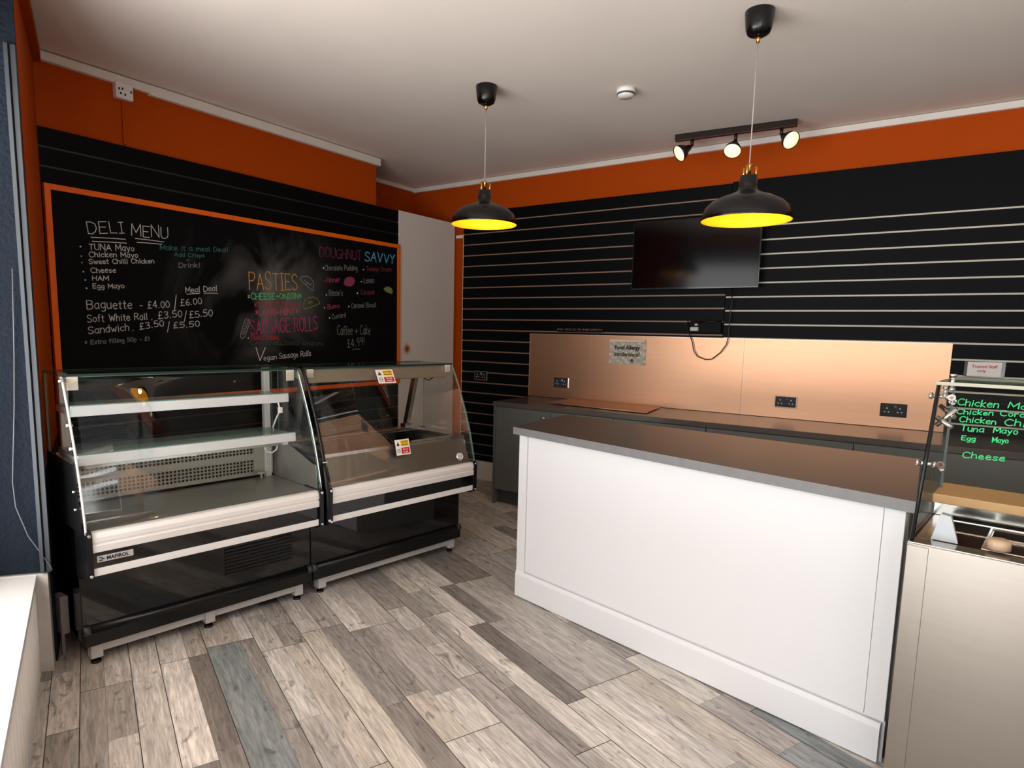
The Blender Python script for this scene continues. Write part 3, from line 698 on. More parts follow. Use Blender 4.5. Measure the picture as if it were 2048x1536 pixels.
def make_cold_case():
    Wd = 1.035
    t = thing('display_case', 'refrigerated glass display case with two empty white-edged shelves beside the window ledge', 'display case', CO - CU * .05, CASE_ROT)
    case_base(t, Wd, True, .004, Wd + .016)
    b = B(); sheet(b, GP, .006, .008, Wd - .008); obj('front_glass', b, [GLASS, GLASS_E], t)
    s = side_pane(t, 0, frame=ALU)
    for y, z, r in ((-.07, .93, .008), (-.045, 1.02, .008), (.03, 1.19, .008), (-.08, .76, .005), (-.09, .69, .005)):
        b = B(); cyl(b, (-.012, y, z), (.012, y, z), r, n=12); obj('glass_fixing', b, CHROME, s)
    b = B(); prism(b, [(-.16, .60), (-.118, .80), (-.094, .87), (BACK + .02, .87), (BACK + .02, .60)], lambda p: (-.008, p[0] + .012, p[1]), lambda p: (-.001, p[0] + .012, p[1])); obj('side_panel', b, BLACK_S, t)
    s = side_pane(t, Wd - .006, frame=CHROME)
    b = B(); bx(b, .0, Wd, .045, BACK + .06, 1.206, 1.214, .001); obj('top_glass', b, [GLASS_T], t)
    b = B(); bx(b, .0, Wd, .043, .046, 1.205, 1.215); bx(b, 0, Wd, BACK + .06, BACK + .063, 1.205, 1.215); obj('top_glass_edge', b, GLASS_ED, t)
    for x in (.02, Wd - .06):
        b = B(); bx(b, x, x + .04, .04, .05, 1.15, 1.205, .002); obj('glass_clip', b, CREAM_PL, t)
    b = B(); bx(b, .02, Wd - .02, -.16, BACK - .01, .60, .612); obj('deck', b, STEEL_M, t)
    # perforated back panel: real bars over a near-black sheet that paints in the shade of the holes
    b = B(); z0, z1 = .625, .86
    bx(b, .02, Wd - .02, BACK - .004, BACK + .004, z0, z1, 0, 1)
    def bar(xa, xb, za, zb): bx(b, xa, xb, BACK - .012, BACK - .006, za, zb)
    bar(.02, .045, z0, z1); bar(.90, Wd - .02, z0, z1)
    n = 46; xs = [.045 + i * (.855 / n) for i in range(n + 1)]
    rows = [(.645, 4), (.745, 5)]
    used = z0
    for zb, k in rows:
        bar(.045, .90, used, zb)
        for j in range(k):
            bar(.045, .90, zb + j * .0175 + .0115, zb + (j + 1) * .0175)
        for x in xs: bar(x, x + .0065, zb, zb + k * .0175)
        used = zb + k * .0175
    bar(.045, .90, used, z1)
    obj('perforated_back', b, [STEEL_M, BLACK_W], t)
    b = B(); bx(b, .16, .19, BACK - .016, BACK - .012, .70, .722); obj('price_clip', b, WHITE_PL, t)
    b = B(); prism(b, [(-.16, .612), (BACK - .01, .612), (BACK - .01, .86), (-.12, .735), (-.148, .735)], lambda p: (Wd - .016, p[0], p[1]), lambda p: (Wd - .011, p[0], p[1])); obj('side_liner', b, STEEL_M, t)
    for x in (.04, Wd - .07):
        b = B(); bx(b, x, x + .034, BACK - .03, BACK, .612, 1.205, .002)
        for k in range(3): bx(b, x + .004 + k * .011, x + .009 + k * .011, BACK - .033, BACK - .029, .63, 1.2)
        obj('shelf_upright', b, ALU, t)
    b = B(); cyl(b, (.93, .25, .612), (.93, .25, .64), .006, n=10); cyl(b, (.93, .25, .64), (.93, .25, .648), .022, n=16); obj('drain_knob', b, CREAM_PL, t)
    for nm, y0, z0, dep in (('upper', .055, 1.083, .235), ('lower', -.01, .888, .30)):
        b = B(); bx(b, .03, Wd - .045, y0, y0 + .012, z0 - .044, z0, .002)
        sh = obj('shelf_edge', b, WHITE, t)
        b = B(); bx(b, .03, Wd - .045, y0 + .012, y0 + dep, z0 - .012, z0 - .005, 0, 0); obj('shelf_glass', b, [GLASS_D], sh)
        b = B(); bx(b, .03, Wd - .045, y0 - .001, y0 + .0115, z0 + .0005, z0 + .004); obj('shelf_glass_edge', b, GLASS_E, sh)
        b = B(); bx(b, .03, .034, y0, y0 + dep, z0 - .04, z0 - .012); bx(b, Wd - .049, Wd - .045, y0, y0 + dep, z0 - .04, z0 - .012); obj('shelf_bracket', b, ALU, sh)
    b = B(); cyl(b, (.05, .02, .836), (Wd - .07, .02, .836), .010, n=14); bx(b, .04, Wd - .06, .014, .04, .842, .852)
    for x in (.06, .48, .93): bx(b, x, x + .028, .008, .03, .826, .88, .003)
    obj('light_tube', b, WHITE_PL, t)
    b = B(); tube(b, [(.93, .05, 1.04), (.945, .06, 1.0), (.93, .08, .95), (.925, .10, .91), (.94, .12, .88)], .004); tube(b, [(.84, .03, .83), (.85, .03, .80), (.88, .03, .79), (.905, .03, .805), (.91, .03, .835)], .004); bx(b, .935, .955, .05, .07, .985, 1.015, .003); obj('light_cable', b, WHITE_PL, t)
    pl = B(); bx(pl, .035, .165, -.1835, -.18, .487, .513, .001); pl = obj('maker_plate', pl, GREY_STEEL, t)
    printed('plate_lettering', 'MAFIROL', .02, BLACK_P, pl, (.108, -.1837, .4995), width=.08, bold=.0006)
    b = B()
    for k, (x, z) in enumerate(((.048, .506), (.055, .5), (.048, .494))): bx(b, x - .006, x + .006, -.1843, -.1838, z - .0018, z + .0018)
    obj('plate_emblem', b, BLACK_P, pl)
    return t
make_cold_case()

def safety_sticker(t, x, y, z, wd, h, tilt, name='safety_sticker'):
    s = bpy.data.objects.new(name, None)
    b = B(); bx(b, -wd / 2, wd / 2, -.0006, .0002, -h / 2, h / 2); s = obj(name, b, STICK, t); s.location = (x, y, z); s.rotation_euler = (tilt, 0, 0)
    b = B(); bx(b, -wd * .12, wd * .44, -.0012, -.0006, h * .06, h * .42); obj('yellow_field', b, YEL, s)
    b = B(); bx(b, -wd * .12, wd * .44, -.0012, -.0006, -h * .42, -h * .04); obj('red_field', b, RED, s)
    printed('caution_lettering', 'CAUTION', h * .17, INK, s, (wd * .16, -.0014, h * .32), width=wd * .46)
    printed('hot_lettering', 'Hot surface', h * .15, INK, s, (wd * .16, -.0014, h * .15), width=wd * .46)
    printed('touch_lettering', 'Do not', h * .17, STICK, s, (wd * .16, -.0014, -h * .15), width=wd * .34)
    printed('touch_lettering', 'touch', h * .17, STICK, s, (wd * .16, -.0014, -h * .31), width=wd * .3)
    b = B(); vs = [b.verts.new(p) for p in ((-wd * .42, -.0012, h * .1), (-wd * .2, -.0012, h * .1), (-wd * .31, -.0012, h * .38))]; b.faces.new(vs)
    lathe(b, [(wd * .11, 0), (wd * .085, 0)], 20, M=Matrix.Translation((-wd * .31, -.0012, -h * .22)) @ Matrix.Rotation(PI / 2, 4, 'X'))
    bx(b, -wd * .40, -wd * .22, -.0013, -.0011, -h * .235, -h * .205)
    obj('pictogram', b, [DARKG], s)
def make_hot_case():
    Wd = 1.05
    t = thing('display_case', 'heated glass display case with a steel tray and two caution stickers', 'display case', CO + CU * 1.018, CASE_ROT)
    case_base(t, Wd, False, -.014, Wd + .006)
    b = B(); sheet(b, GP, .006, .008, Wd - .008); obj('front_glass', b, [GLASS, GLASS_E], t)
    s = side_pane(t, 0, frame=BLACK_P)
    b = B(); tube(b, [(-.004, p[0] - .006, p[1]) for p in GP], .008, 10); tube(b, [(-.004, -.184, .43), (-.004, -.19, .5), (-.004, -.184, .6), (-.004, -.17, .67), (-.004, -.15, .745)], .0115, 10); obj('joint_post', b, BLACK_P, s)
    b = B(); bx(b, -.016, .012, -.165, -.14, .742, .75, .002); cyl(b, (-.004, -.205, .45), (-.004, -.19, .45), .007, n=10); obj('post_clip', b, CHROME, s)
    side_pane(t, Wd - .006)
    b = B(); bx(b, .0, Wd, .045, BACK + .06, 1.206, 1.214, .001); obj('top_glass', b, [GLASS_T], t)
    b = B(); bx(b, .0, Wd, .043, .046, 1.205, 1.215); bx(b, 0, Wd, BACK + .06, BACK + .063, 1.205, 1.215); obj('top_glass_edge', b, GLASS_ED, t)
    for x in (.02, Wd - .06):
        b = B(); bx(b, x, x + .04, .04, .05, 1.16, 1.205, .002); obj('glass_clip', b, CREAM_PL, t)
    # lit canopy under the top glass, carried by two struts
    b = B(); prism(b, [(.055, 1.198), (.055, 1.132), (.062, 1.128), (.22, 1.16), (.22, 1.198)], lambda p: (.03, p[0], p[1]), lambda p: (Wd - .05, p[0], p[1])); obj('canopy', b, mat('canopy_steel', 'c2b09a', rough=.35, metal=.7), t)
    b = B(); tube(b, [(.86, .1, 1.135), (.875, .1, 1.115), (.91, .1, 1.108), (.94, .1, 1.125), (.955, .1, 1.16)], .004); obj('canopy_cable', b, DARKG, t)
    for x in (.10, .90):
        b = B(); P0_, P1_ = Vector((x, .22, 1.165)), Vector((x, .32, .80)); d = (P1_ - P0_).normalized(); nn = Vector((0, d.z, -d.y)) * .018
        prism(b, [0, 1, 2, 3], lambda k: ((x - .014,) + tuple((P0_ + nn, P0_ - nn, P1_ - nn, P1_ + nn)[k])[1:]), lambda k: ((x + .014,) + tuple((P0_ + nn, P0_ - nn, P1_ - nn, P1_ + nn)[k])[1:]))
        bx(b, x - .03, x + .03, .29, .345, .76, .81, .004); obj('strut', b, STEEL_S if x > .5 else STEEL, t)
    # heated well: stainless front, rim and a black ceramic plate
    b = B(); prism(b, [(-.10, .766), (-.165, .612), (-.155, .608), (-.09, .762)], lambda p: (.035, p[0], p[1]), lambda p: (Wd - .035, p[0], p[1])); obj('front_panel', b, STEEL, t)
    b = B(); bx(b, .03, Wd - .03, -.11, -.055, .752, .774, .003); bx(b, .03, Wd - .03, .27, .35, .745, .79, .003); bx(b, .03, .085, -.056, .27, .745, .772, .002); bx(b, Wd - .085, Wd - .03, -.056, .27, .745, .772, .002); obj('well_rim', b, STEEL_S, t)
    b = B(); bx(b, .085, Wd - .085, -.055, .27, .70, .708); bx(b, .085, Wd - .085, .262, .27, .708, .77); obj('ceramic_plate', b, BLACK_G, t)
    b = B(); bx(b, .03, Wd - .03, -.14, .35, .612, .62); bx(b, Wd - .036, Wd - .03, -.12, .35, .62, .745); bx(b, .03, .036, -.12, .35, .62, .745); bx(b, .03, Wd - .03, .345, .352, .62, .76); obj('well_body', b, STEEL_M, t)
    b = B(); lathe(b, [(0, .008), (.022, .008), (.028, .004), (.028, 0)], 24, M=Matrix.Translation((.945, -.150, .652)) @ Matrix.Rotation(PI / 2 - .4, 4, 'X')); th_ = obj('thermometer', b, CHROME, t)
    b = B(); lathe(b, [(0, .0088), (.021, .0086)], 24, M=Matrix.Translation((.945, -.150, .652)) @ Matrix.Rotation(PI / 2 - .4, 4, 'X')); bx(b, .945 - .009, .945 + .009, -.1595, -.158, .655, .657, 0, 1); obj('dial', b, [STICK, INK], th_)
    safety_sticker(t, .505, .0135, 1.152, .12, .085, -.48)
    safety_sticker(t, .507, -.1435, .762, .10, .088, -.26)
    return t
make_hot_case()

# ------------------------------------------------------------------ white island counter
AL = Vector((-1.793, 2.800)); AR = Vector((-.052, 2.391))
ad = (AR - AL).normalized(); an = Vector((-ad.y, ad.x)); LEN = (AR - AL).length
rot = math.atan2(ad.y, ad.x)
t = thing('counter', 'white panelled island counter under a dark worktop', 'counter', (AL.x, AL.y, 0), rot)
def loc2(x, y): v = Vector((x, y)) - AL; return v.dot(ad), v.dot(an)
BLl = loc2(-1.83, 3.40); BRl = loc2(-.055, 3.20)
b = B(); vprism(b, [(0, .014), (LEN, .014), (BRl[0], BRl[1]), (BLl[0] + .0, BLl[1])], .0, .883); obj('carcass', b, WHITE, t)
b = B(); bx(b, .062, LEN - .066, .006, .02, .150, .883); obj('front_panel', b, WHITE, t)
b = B(); bx(b, 0, .058, .0, .03, .128, .884, .002); obj('corner_stile', b, WHITE, t)
b = B(); bx(b, LEN - .062, LEN, .0, .03, .15, .884, .002); obj('corner_stile', b, WHITE, t)
b = B(); prism(b, [(-.012, .006), (.012, .006), (.012, .143), (-.003, .143), (-.009, .136), (-.012, .126)], lambda p: (.006, p[0], p[1]), lambda p: (LEN - .008, p[0], p[1])); obj('baseboard', b, WHITE, t)
FLc, FRc = loc2(-1.830, 2.829 - .035), loc2(-.028, 2.35)
BLc, BRc = loc2(-1.869, 3.440), loc2(-.04, 3.225)
b = B(); q = [FLc, FRc, BRc, BLc]
A_ = [b.verts.new((x, y, .923)) for x, y in q]; D_ = [b.verts.new((x, y, .885)) for x, y in q]
b.faces.new(A_).material_index = 0; b.faces.new(D_[::-1]).material_index = 1
for i in range(4): b.faces.new((A_[i], D_[i], D_[(i + 1) % 4], A_[(i + 1) % 4])).material_index = 1
o = obj('worktop', b, [WORKTOP, WORK_E]); o.location = (AL.x, AL.y, 0); o.rotation_euler = (0, 0, rot)
tag(o, 'dark brown worktop lying on the white island counter', 'worktop')

# ------------------------------------------------------------------ back counter
WT = .853
def base_cabinet(x0, wd, label, hinge):
    t = thing('base_cabinet', label, 'cabinet', (x0, 4.268, 0), 0, 'grey base cabinets under the back worktop')
    b = B(); bx(b, 0, wd, .0, .575, .12, WT - .038); obj('carcass', b, GREY_CAB, t)
    b = B(); bx(b, 0, wd, .04, .06, .0, .12); obj('plinth', b, GREY_CAB_D, t)
    b = B(); bx(b, .002, wd - .002, -.018, 0, .125, WT - .042, .0015); d = obj('door', b, GREY_CAB, t)
    hx = wd - .085 if hinge else .06
    b = B(); tube(b, [(hx, -.018, WT - .09), (hx, -.04, WT - .09), (hx + .045, -.04, WT - .09), (hx + .045, -.018, WT - .09)], .0045, 8); obj('handle', b, CHROME, d)
t = thing('base_cabinet_end', 'grey end panel closing the cabinet row towards the display cases', 'panel', (-2.98, 4.25, 0))
b = B(); bx(b, 0, .02, 0, .6, 0, WT - .037); obj('panel', b, GREY_CAB, t)
for k, lb in enumerate(('grey base cabinet with a chrome handle beside the grey end panel', 'grey base cabinet under the loose copper sheet, behind the island counter', 'grey base cabinet below the joint of the two wider copper sheets', 'grey base cabinet below the two black sockets on the copper', 'grey base cabinet with a chrome handle behind the glass guard', 'grey base cabinet under the far end of the worktop beyond the staff notice')):
    x0 = (-2.96, -2.44, -1.92, -1.25, -.385, .48)[k]; x1 = (-2.44, -1.92, -1.25, -.385, .48, 1.04)[k]
    base_cabinet(x0, x1 - x0 - .001, lb, k == 0)
b = B(); bx(b, -2.985, 1.05, 4.245, 4.847, WT - .036, WT, .002)
tag(obj('worktop', b, mat('back_worktop', '57504b', rough=.24, var=.18, vscale=90)), 'long dark worktop along the back wall below the copper splashback', 'worktop')
for x0, x1, lb in ((-3.018, -2.422, 'narrowest copper splashback sheet, with a chrome socket'), (-2.420, -1.187, 'copper splashback sheet behind the food allergy notice'), (-1.185, .042, 'widest copper splashback sheet, with two black double sockets')):
    b = B(); bx(b, x0, x1, 4.8405, 4.8445, WT + .003, 1.404); o = obj('copper_splashback', b, COPPER)
    tag(o, lb, 'splashback', 'copper splashback sheets')
    b = B(); bx(b, x0, x1, 4.8395, 4.8445, 1.404, 1.409); bx(b, x0, x0 + .003, 4.8395, 4.8405, WT + .003, 1.404)
    obj('sheet_edge', b, COPPER_E, o)
t = thing('copper_offcut', 'loose copper sheet lying flat on the back worktop', 'copper sheet', (0, 0, WT + .0005))
b = B(); q = [(-2.56, 4.42), (-1.72, 4.375), (-1.78, 4.80), (-2.58, 4.82)]
vprism(b, q, .004, .0095); obj('sheet', b, COPPER, t)
b = B(); [tube(b, [(q[i][0], q[i][1], .0068), (q[(i + 1) % 4][0], q[(i + 1) % 4][1], .0068)], .0028, 6) for i in range(4)]; obj('sheet_edge', b, COPPER_E, t)
b = B(); vprism(b, [(-2.5, 4.45), (-1.78, 4.42), (-1.82, 4.78), (-2.52, 4.79)], 0, .004); obj('backing', b, BLACK_P, t)

# ------------------------------------------------------------------ sockets and wall fittings
def double_socket(label, loc, plate, insert, rotz=0.0, rockers=True):
    t = thing('double_socket', label, 'socket', loc, rotz, 'double wall sockets')
    b = B(); bx(b, -.074, .074, -.009, 0, -.043, .043, .003); obj('faceplate', b, plate, t)
    b = B(); bx(b, -.068, .068, -.0105, -.008, -.037, .037, .001); obj('insert', b, insert, t)
    for s in (-1, 1):
        b = B()
        for dx, dz, w_, h_ in ((0, .012, .006, .009), (-.011, -.012, .0085, .0055), (.011, -.012, .0085, .0055)):
            bx(b, s * .036 + dx - w_ / 2, s * .036 + dx + w_ / 2, -.0115, -.010, dz - h_ / 2, dz + h_ / 2)
        obj('outlet', b, PIN, t)
        b = B(); bx(b, s * .009 - .006, s * .009 + .006, -.0135, -.010, .012, .030, .001); obj('switch', b, insert if s < 0 else CHROME, t)
    return t
PIN = mat('outlet_pale', 'f2eee6', rough=.4)
double_socket('black double socket on the slatted wall above the grey end panel', (-3.552, 4.848, 1.003), STEEL, BLACK_P)
double_socket('chrome double socket on the narrowest copper sheet', (-2.685, 4.8405, .993), CHROME, DARKG)
double_socket('black double socket with a pale surround on the widest copper sheet', (-.880, 4.8405, .972), COPPER_E, BLACK_P)
double_socket('black double socket without a surround, on copper beside the glass guard', (-.233, 4.8405, .970), BLACK_P, BLACK_P)
t = thing('ceiling_socket', 'white surface socket box under the batten above the chalkboard', 'socket', (-3.92, 1.873, 2.712), PI / 2)
b = B(); bx(b, -.047, .047, -.04, 0, -.043, .043, .004); obj('box', b, WHITE_PL, t)
b = B()
for dx, dz in ((-.03, .005), (-.012, .008), (-.022, -.018), (.002, -.02), (.034, .002)): bx(b, dx - .004, dx + .004, -.0415, -.039, dz - .006, dz + .006)
obj('outlet', b, BLACK_P, t)
b = B(); bx(b, -.005, .012, -.012, 0, -.283, -.043, .003); obj('conduit', b, ORANGE, t)
t = thing('switch_plate', 'narrow white switch plate on the orange wall beside the chalkboard', 'switch', (-3.92, 1.407, 1.535), PI / 2 + .0)
b = B(); bx(b, -.02, .02, -.03, .0, -.06, .06, .004); obj('plate', b, WHITE_PL, t); b = B(); bx(b, -.008, .008, -.034, -.028, -.02, .02, .002); obj('rocker', b, WHITE_M, t)
b = B(); bx(b, -3.03, -2.955, 1.058, 1.092, .10, .27, .008); bx(b, -3.0, -2.988, 1.068, 1.08, .0, .10)
t = obj('junction_box', b, mat('junction_grey', '8b898c', rough=.5)); tag(t, 'grey junction box low beside the window plinth and display case', 'junction box')
b = B(); tube(b, [(-2.905 + .012, .967 - .012, 1.62), (-2.906, .945, 1.3), (-2.912, .935, 1.1), (-2.925, .915, .8), (-2.922, .918, .7), (-2.90, .945, .58), (-2.862, 1.0, .45), (-2.86, 1.005, .43)], .002)
tag(obj('wall_wire', b, mat('pale_wire', '6d7074', rough=.4)), 'thin pale wire hanging down the dark window reveal', 'wire')

# ------------------------------------------------------------------ television and things on the back wall
t = thing('television', 'flat black television mounted on the slatted back wall', 'television', (-1.575, 4.76, 1.765))
b = B(); bx(b, -.47, .47, 0, .035, 0, .515, .006); bx(b, -.25, .25, .03, .088, .1, .4, .01); obj('casing', b, TVB, t)
b = B(); bx(b, -.458, .458, -.0025, .001, .018, .503); obj('screen', b, SCREEN, t)
b = B(); bx(b, -.47, .47, -.003, .002, 0, .012, .002); bx(b, -.472, -.468, -.002, .03, 0, .5); bx(b, .468, .472, -.002, .03, 0, .5); obj('lower_bezel', b, mat('bezel_gloss', '2a2c2c', rough=.1, spec=.8), t)
b = B(); tube(b, [(-1.285, 4.80, 1.775), (-1.288, 4.805, 1.66), (-1.296, 4.815, 1.53), (-1.297, 4.815, 1.42), (-1.31, 4.82, 1.36), (-1.35, 4.82, 1.30), (-1.41, 4.82, 1.25), (-1.455, 4.82, 1.245), (-1.515, 4.82, 1.265), (-1.548, 4.82, 1.31), (-1.56, 4.82, 1.37), (-1.578, 4.82, 1.41), (-1.605, 4.82, 1.46), (-1.607, 4.83, 1.535)], .0036)
tag(obj('power_cable', b, BLACK_P), 'black television cable looping down over the copper splashback', 'cable')
t = thing('media_box', 'small black box with plugs on the slatted wall under the television', 'box', (-1.47, 4.848, 1.485))
b = B(); bx(b, -.115, .115, -.03, 0, -.045, .045, .005); obj('casing', b, BLACK_SLAT, t)
b = B(); bx(b, -.105, -.045, -.06, -.03, -.03, .0, .004); bx(b, -.07, -.05, -.065, -.03, .01, .025, .003); obj('plug', b, GREY_STEEL, t)
b = B(); tube(b, [(-.05, -.04, .03), (.0, -.055, .045), (.06, -.05, .04), (.12, -.04, .05)], .004); obj('lead', b, BLACK_P, t)
t = thing('hook_rail', 'short black rail with a row of small shiny pegs above the copper', 'rail', (-2.52, 4.848, 1.458))
b = B(); bx(b, -.215, .215, -.02, 0, -.03, -.016, .003); cyl(b, (-.215, -.016, -.008), (.215, -.016, -.008), .014, n=12); obj('bar', b, mat('dark_bronze', '20130e', rough=.25), t)
for x in (-.2, -.17, -.12, -.095, -.05, .0, .035, .055, .095, .11, .145, .165, .185):
    b = B(); cyl(b, (x, -.036, -.006), (x, -.012, -.006), .0085, n=10); obj('peg', b, CHROME, t)
t = thing('allergy_notice', 'laminated food allergy notice taped to the copper splashback', 'notice', (-2.088, 4.839, 1.277))
b = B()
n = 14
V = [[b.verts.new((-.155 + .31 * i / n, -.004 - .004 * math.sin(i * 1.9 + j * 2.3) * (1 if 0 < i < n else .3), -.098 + .19 * j / 9 + (.004 * math.sin(i * .8) if j == 0 else 0))) for i in range(n + 1)] for j in range(10)]
for j in range(9):
    for i in range(n): b.faces.new((V[j][i], V[j][i + 1], V[j + 1][i + 1], V[j + 1][i]))
VB = b.verts[:]
r = bmesh.ops.extrude_face_region(b, geom=b.faces[:]); bmesh.ops.translate(b, vec=(0, .001, 0), verts=[v for v in r['geom'] if isinstance(v, bmesh.types.BMVert)])
obj('sheet', b, PAPER_C, t)
printed('notice_lettering', 'Food Allergy', .045, INK, t, (0.0, -.0105, .036), width=.215, bold=.0012)
printed('notice_lettering', 'Intolerance?', .045, INK, t, (0.0, -.0105, -.018), width=.215, bold=.0006)
b = B(); lathe(b, [(.0, 0), (.013, 0)], 16, M=Matrix.Translation((.045, -.0105, -.066)) @ Matrix.Rotation(PI / 2, 4, 'X')); obj('notice_mark', b, DARKG, t)
b = B(); bx(b, -.15, .15, -.0115, -.0055, .083, .1); obj('tape', b, mat('clear_tape', 'e0cdb8', rough=.15), t)
t = thing('staff_notice', 'small white notice with red lettering on the slatted wall', 'notice', (.209, 4.846, 1.257))
b = B(); bx(b, -.098, .1, -.003, 0, -.047, .047); obj('sleeve', b, mat('plastic_sleeve', '4c4844', rough=.1), t)
b = B(); bx(b, -.082, .082, -.0045, -.003, -.043, .043); obj('paper', b, PAPER, t)
printed('notice_lettering', 'Trained Staff', .024, RED_INK, t, (0, -.005, .016), width=.125, bold=.0006)
printed('notice_lettering', 'only', .024, RED_INK, t, (-.012, -.005, -.010), width=.045, bold=.0005)

# ------------------------------------------------------------------ lamps
def pendant(x, y, rim, label):
    t = thing('pendant_lamp', label, 'pendant lamp', (x, y, CEIL_Z), 0, 'black pendant lamps with golden insides')
    b = B(); lathe(b, [(0, 0), (.060, 0), (.061, -.006), (.053, -.075), (.045, -.092), (.03, -.1), (0, -.101)], 40); obj('ceiling_cup', b, LAMP_BLK, t)
    b = B(); lathe(b, [(0, -.1), (.009, -.1), (.010, -.112), (.006, -.128), (0, -.13)], 16); obj('cord_grip', b, GOLD, t)
    zr = rim - CEIL_Z
    b = B(); cyl(b, (0, 0, -.128), (0, 0, zr + .235), .0028, n=8); obj('cord', b, CORD, t)
    out_ = [(.190, 0), (.191, .006), (.187, .03), (.174, .058), (.148, .082), (.112, .1), (.075, .113), (.05, .124), (.040, .134), (.0375, .15), (.0375, .19), (.03, .194), (0, .194)]
    inn = [(.0, .150), (.034, .148), (.036, .132), (.048, .120), (.074, .109), (.11, .096), (.145, .078), (.17, .055), (.183, .028), (.1865, .004), (.190, 0)]
    b = B(); lathe(b, [(r, z + zr) for r, z in out_], 64); s = obj('shade', b, LAMP_BLK, t)
    b = B(); lathe(b, [(r, z + zr) for r, z in inn], 64); obj('shade_lining', b, LAMP_IN, s)
    b = B()
    for k in range(3):
        a = k * 2 * PI / 3 + .5; cyl(b, (.03 * math.cos(a), .03 * math.sin(a), zr + .185), (.03 * math.cos(a), .03 * math.sin(a), zr + .235), .006, n=10)
    lathe(b, [(0, zr + .245), (.012, zr + .243), (.014, zr + .235), (.010, zr + .228), (.007, zr + .19), (0, zr + .19)], 16)
    obj('brass_socket', b, GOLD, t)
    b = B(); bmesh.ops.create_uvsphere(b, u_segments=20, v_segments=12, radius=.03, matrix=Matrix.Translation((0, 0, zr + .085)))
    for f in b.faces: f.smooth = True
    cyl(b, (0, 0, zr + .11), (0, 0, zr + .15), .014, n=12); obj('bulb', b, BULB, t)
    l = bpy.data.lights.new('pendant_light', 'POINT'); l.energy = 2.4; l.color = (1, .9, .6); l.shadow_soft_size = .034
    lo = bpy.data.objects.new('pendant_light', l); C.objects.link(lo); lo.parent = t; lo.location = (0, 0, zr + .05)
    return t
pendant(-2.257, 3.08, 2.036, 'black pendant lamp with golden inside, hanging in front of the back corner')
pendant(-.771, 3.014, 1.932, 'black pendant lamp with golden inside, hanging above the island counter')

t = thing('smoke_detector', 'round white smoke detector on the ceiling', 'smoke detector', (-1.608, 3.533, CEIL_Z))
b = B(); lathe(b, [(0, 0), (.052, 0), (.054, -.012), (.05, -.022), (.047, -.026), (.047, -.034), (.04, -.045), (.0, -.047)], 40); obj('housing', b, WHITE_PL, t)
b = B(); lathe(b, [(.0485, -.024), (.0495, -.026), (.0495, -.032), (.0475, -.034)], 40); obj('grille', b, DARKG, t)

t = thing('spotlight_track', 'dark ceiling track with three lit bronze spotlights', 'spotlight', (-1.275, 4.533, CEIL_Z), math.atan2(.066, .758))
b = B(); bx(b, -.385, .385, -.018, .018, -.045, 0, .003); obj('rail', b, SPOT_B, t)
for x, d in ((-.27, (-.62, -.62, -.55)), (.015, (-.02, -.66, -.75)), (.295, (.60, -.60, -.52))):
    d = Vector(d).normalized(); p0 = Vector((x, 0, -.045)); p1 = Vector((x, 0, -.085)); p2 = p1 + d * .018
    b = B(); cyl(b, p0, p1, .011, n=12); cyl(b, p1, p2, .008, n=10)
    for s in (-1, 1):
        sv = d.cross(Vector((0, 0, 1))).normalized() * .018 * s; cyl(b, p1 + sv * .4, p2 + sv + d * .03, .0035, n=8)
    arm = obj('spot_arm', b, SPOT_B, t)
    M = Matrix.Translation(p2) @ d.to_track_quat('Z', 'Y').to_matrix().to_4x4()
    b = B(); lathe(b, [(0, 0), (.016, 0), (.02, .008), (.024, .028), (.04, .05), (.052, .075), (.056, .098), (.053, .098), (.049, .076), (.038, .055), (0, .04)], 28, M=M); obj('spot_head', b, SPOT_B, arm)
    b = B(); lathe(b, [(0, .072), (.03, .074), (.05, .084), (.0525, .093), (0, .097)], 28, M=M); obj('spot_lamp', b, SPOT_E, arm)

# ------------------------------------------------------------------ stainless serving unit with glass guard
PF = Vector((-.036, 2.136, 0)); PR = math.atan2(-.127, .992)
t = thing('serving_unit', 'stainless steel serving unit with a glass guard carrying green handwriting', 'serving unit', PF, PR)
TOP = .852; Lx = 1.25
b = B(); bx(b, 0, Lx, .0, .02, .02, TOP - .004, .002); bx(b, .0, .012, 0, .62, .02, TOP - .004); bx(b, Lx - .012, Lx, 0, .62, .02, TOP - .004); bx(b, 0, Lx, .6, .62, .02, TOP - .004); bx(b, .02, Lx - .02, .03, .6, .0, .03)
obj('body_panel', b, STEEL, t)
b = B(); bx(b, 0, .052, -.0025, .004, .02, TOP - .01, .001); obj('corner_fold', b, STEEL, t)
b = B()
bx(b, 0, Lx, 0, .06, TOP - .004, TOP, .0015); bx(b, 0, Lx, .50, .62, TOP - .004, TOP, .0015); bx(b, 0, .05, .06, .5, TOP - .004, TOP); bx(b, Lx - .05, Lx, .06, .5, TOP - .004, TOP)
for y in (.20, .345): bx(b, .05, Lx - .05, y, y + .018, TOP - .006, TOP)
obj('top_rim', b, STEEL_S, t)
b = B(); bx(b, .04, Lx - .04, .05, .51, TOP - .19, TOP - .18); obj('well_floor', b, BLACK_W, t)
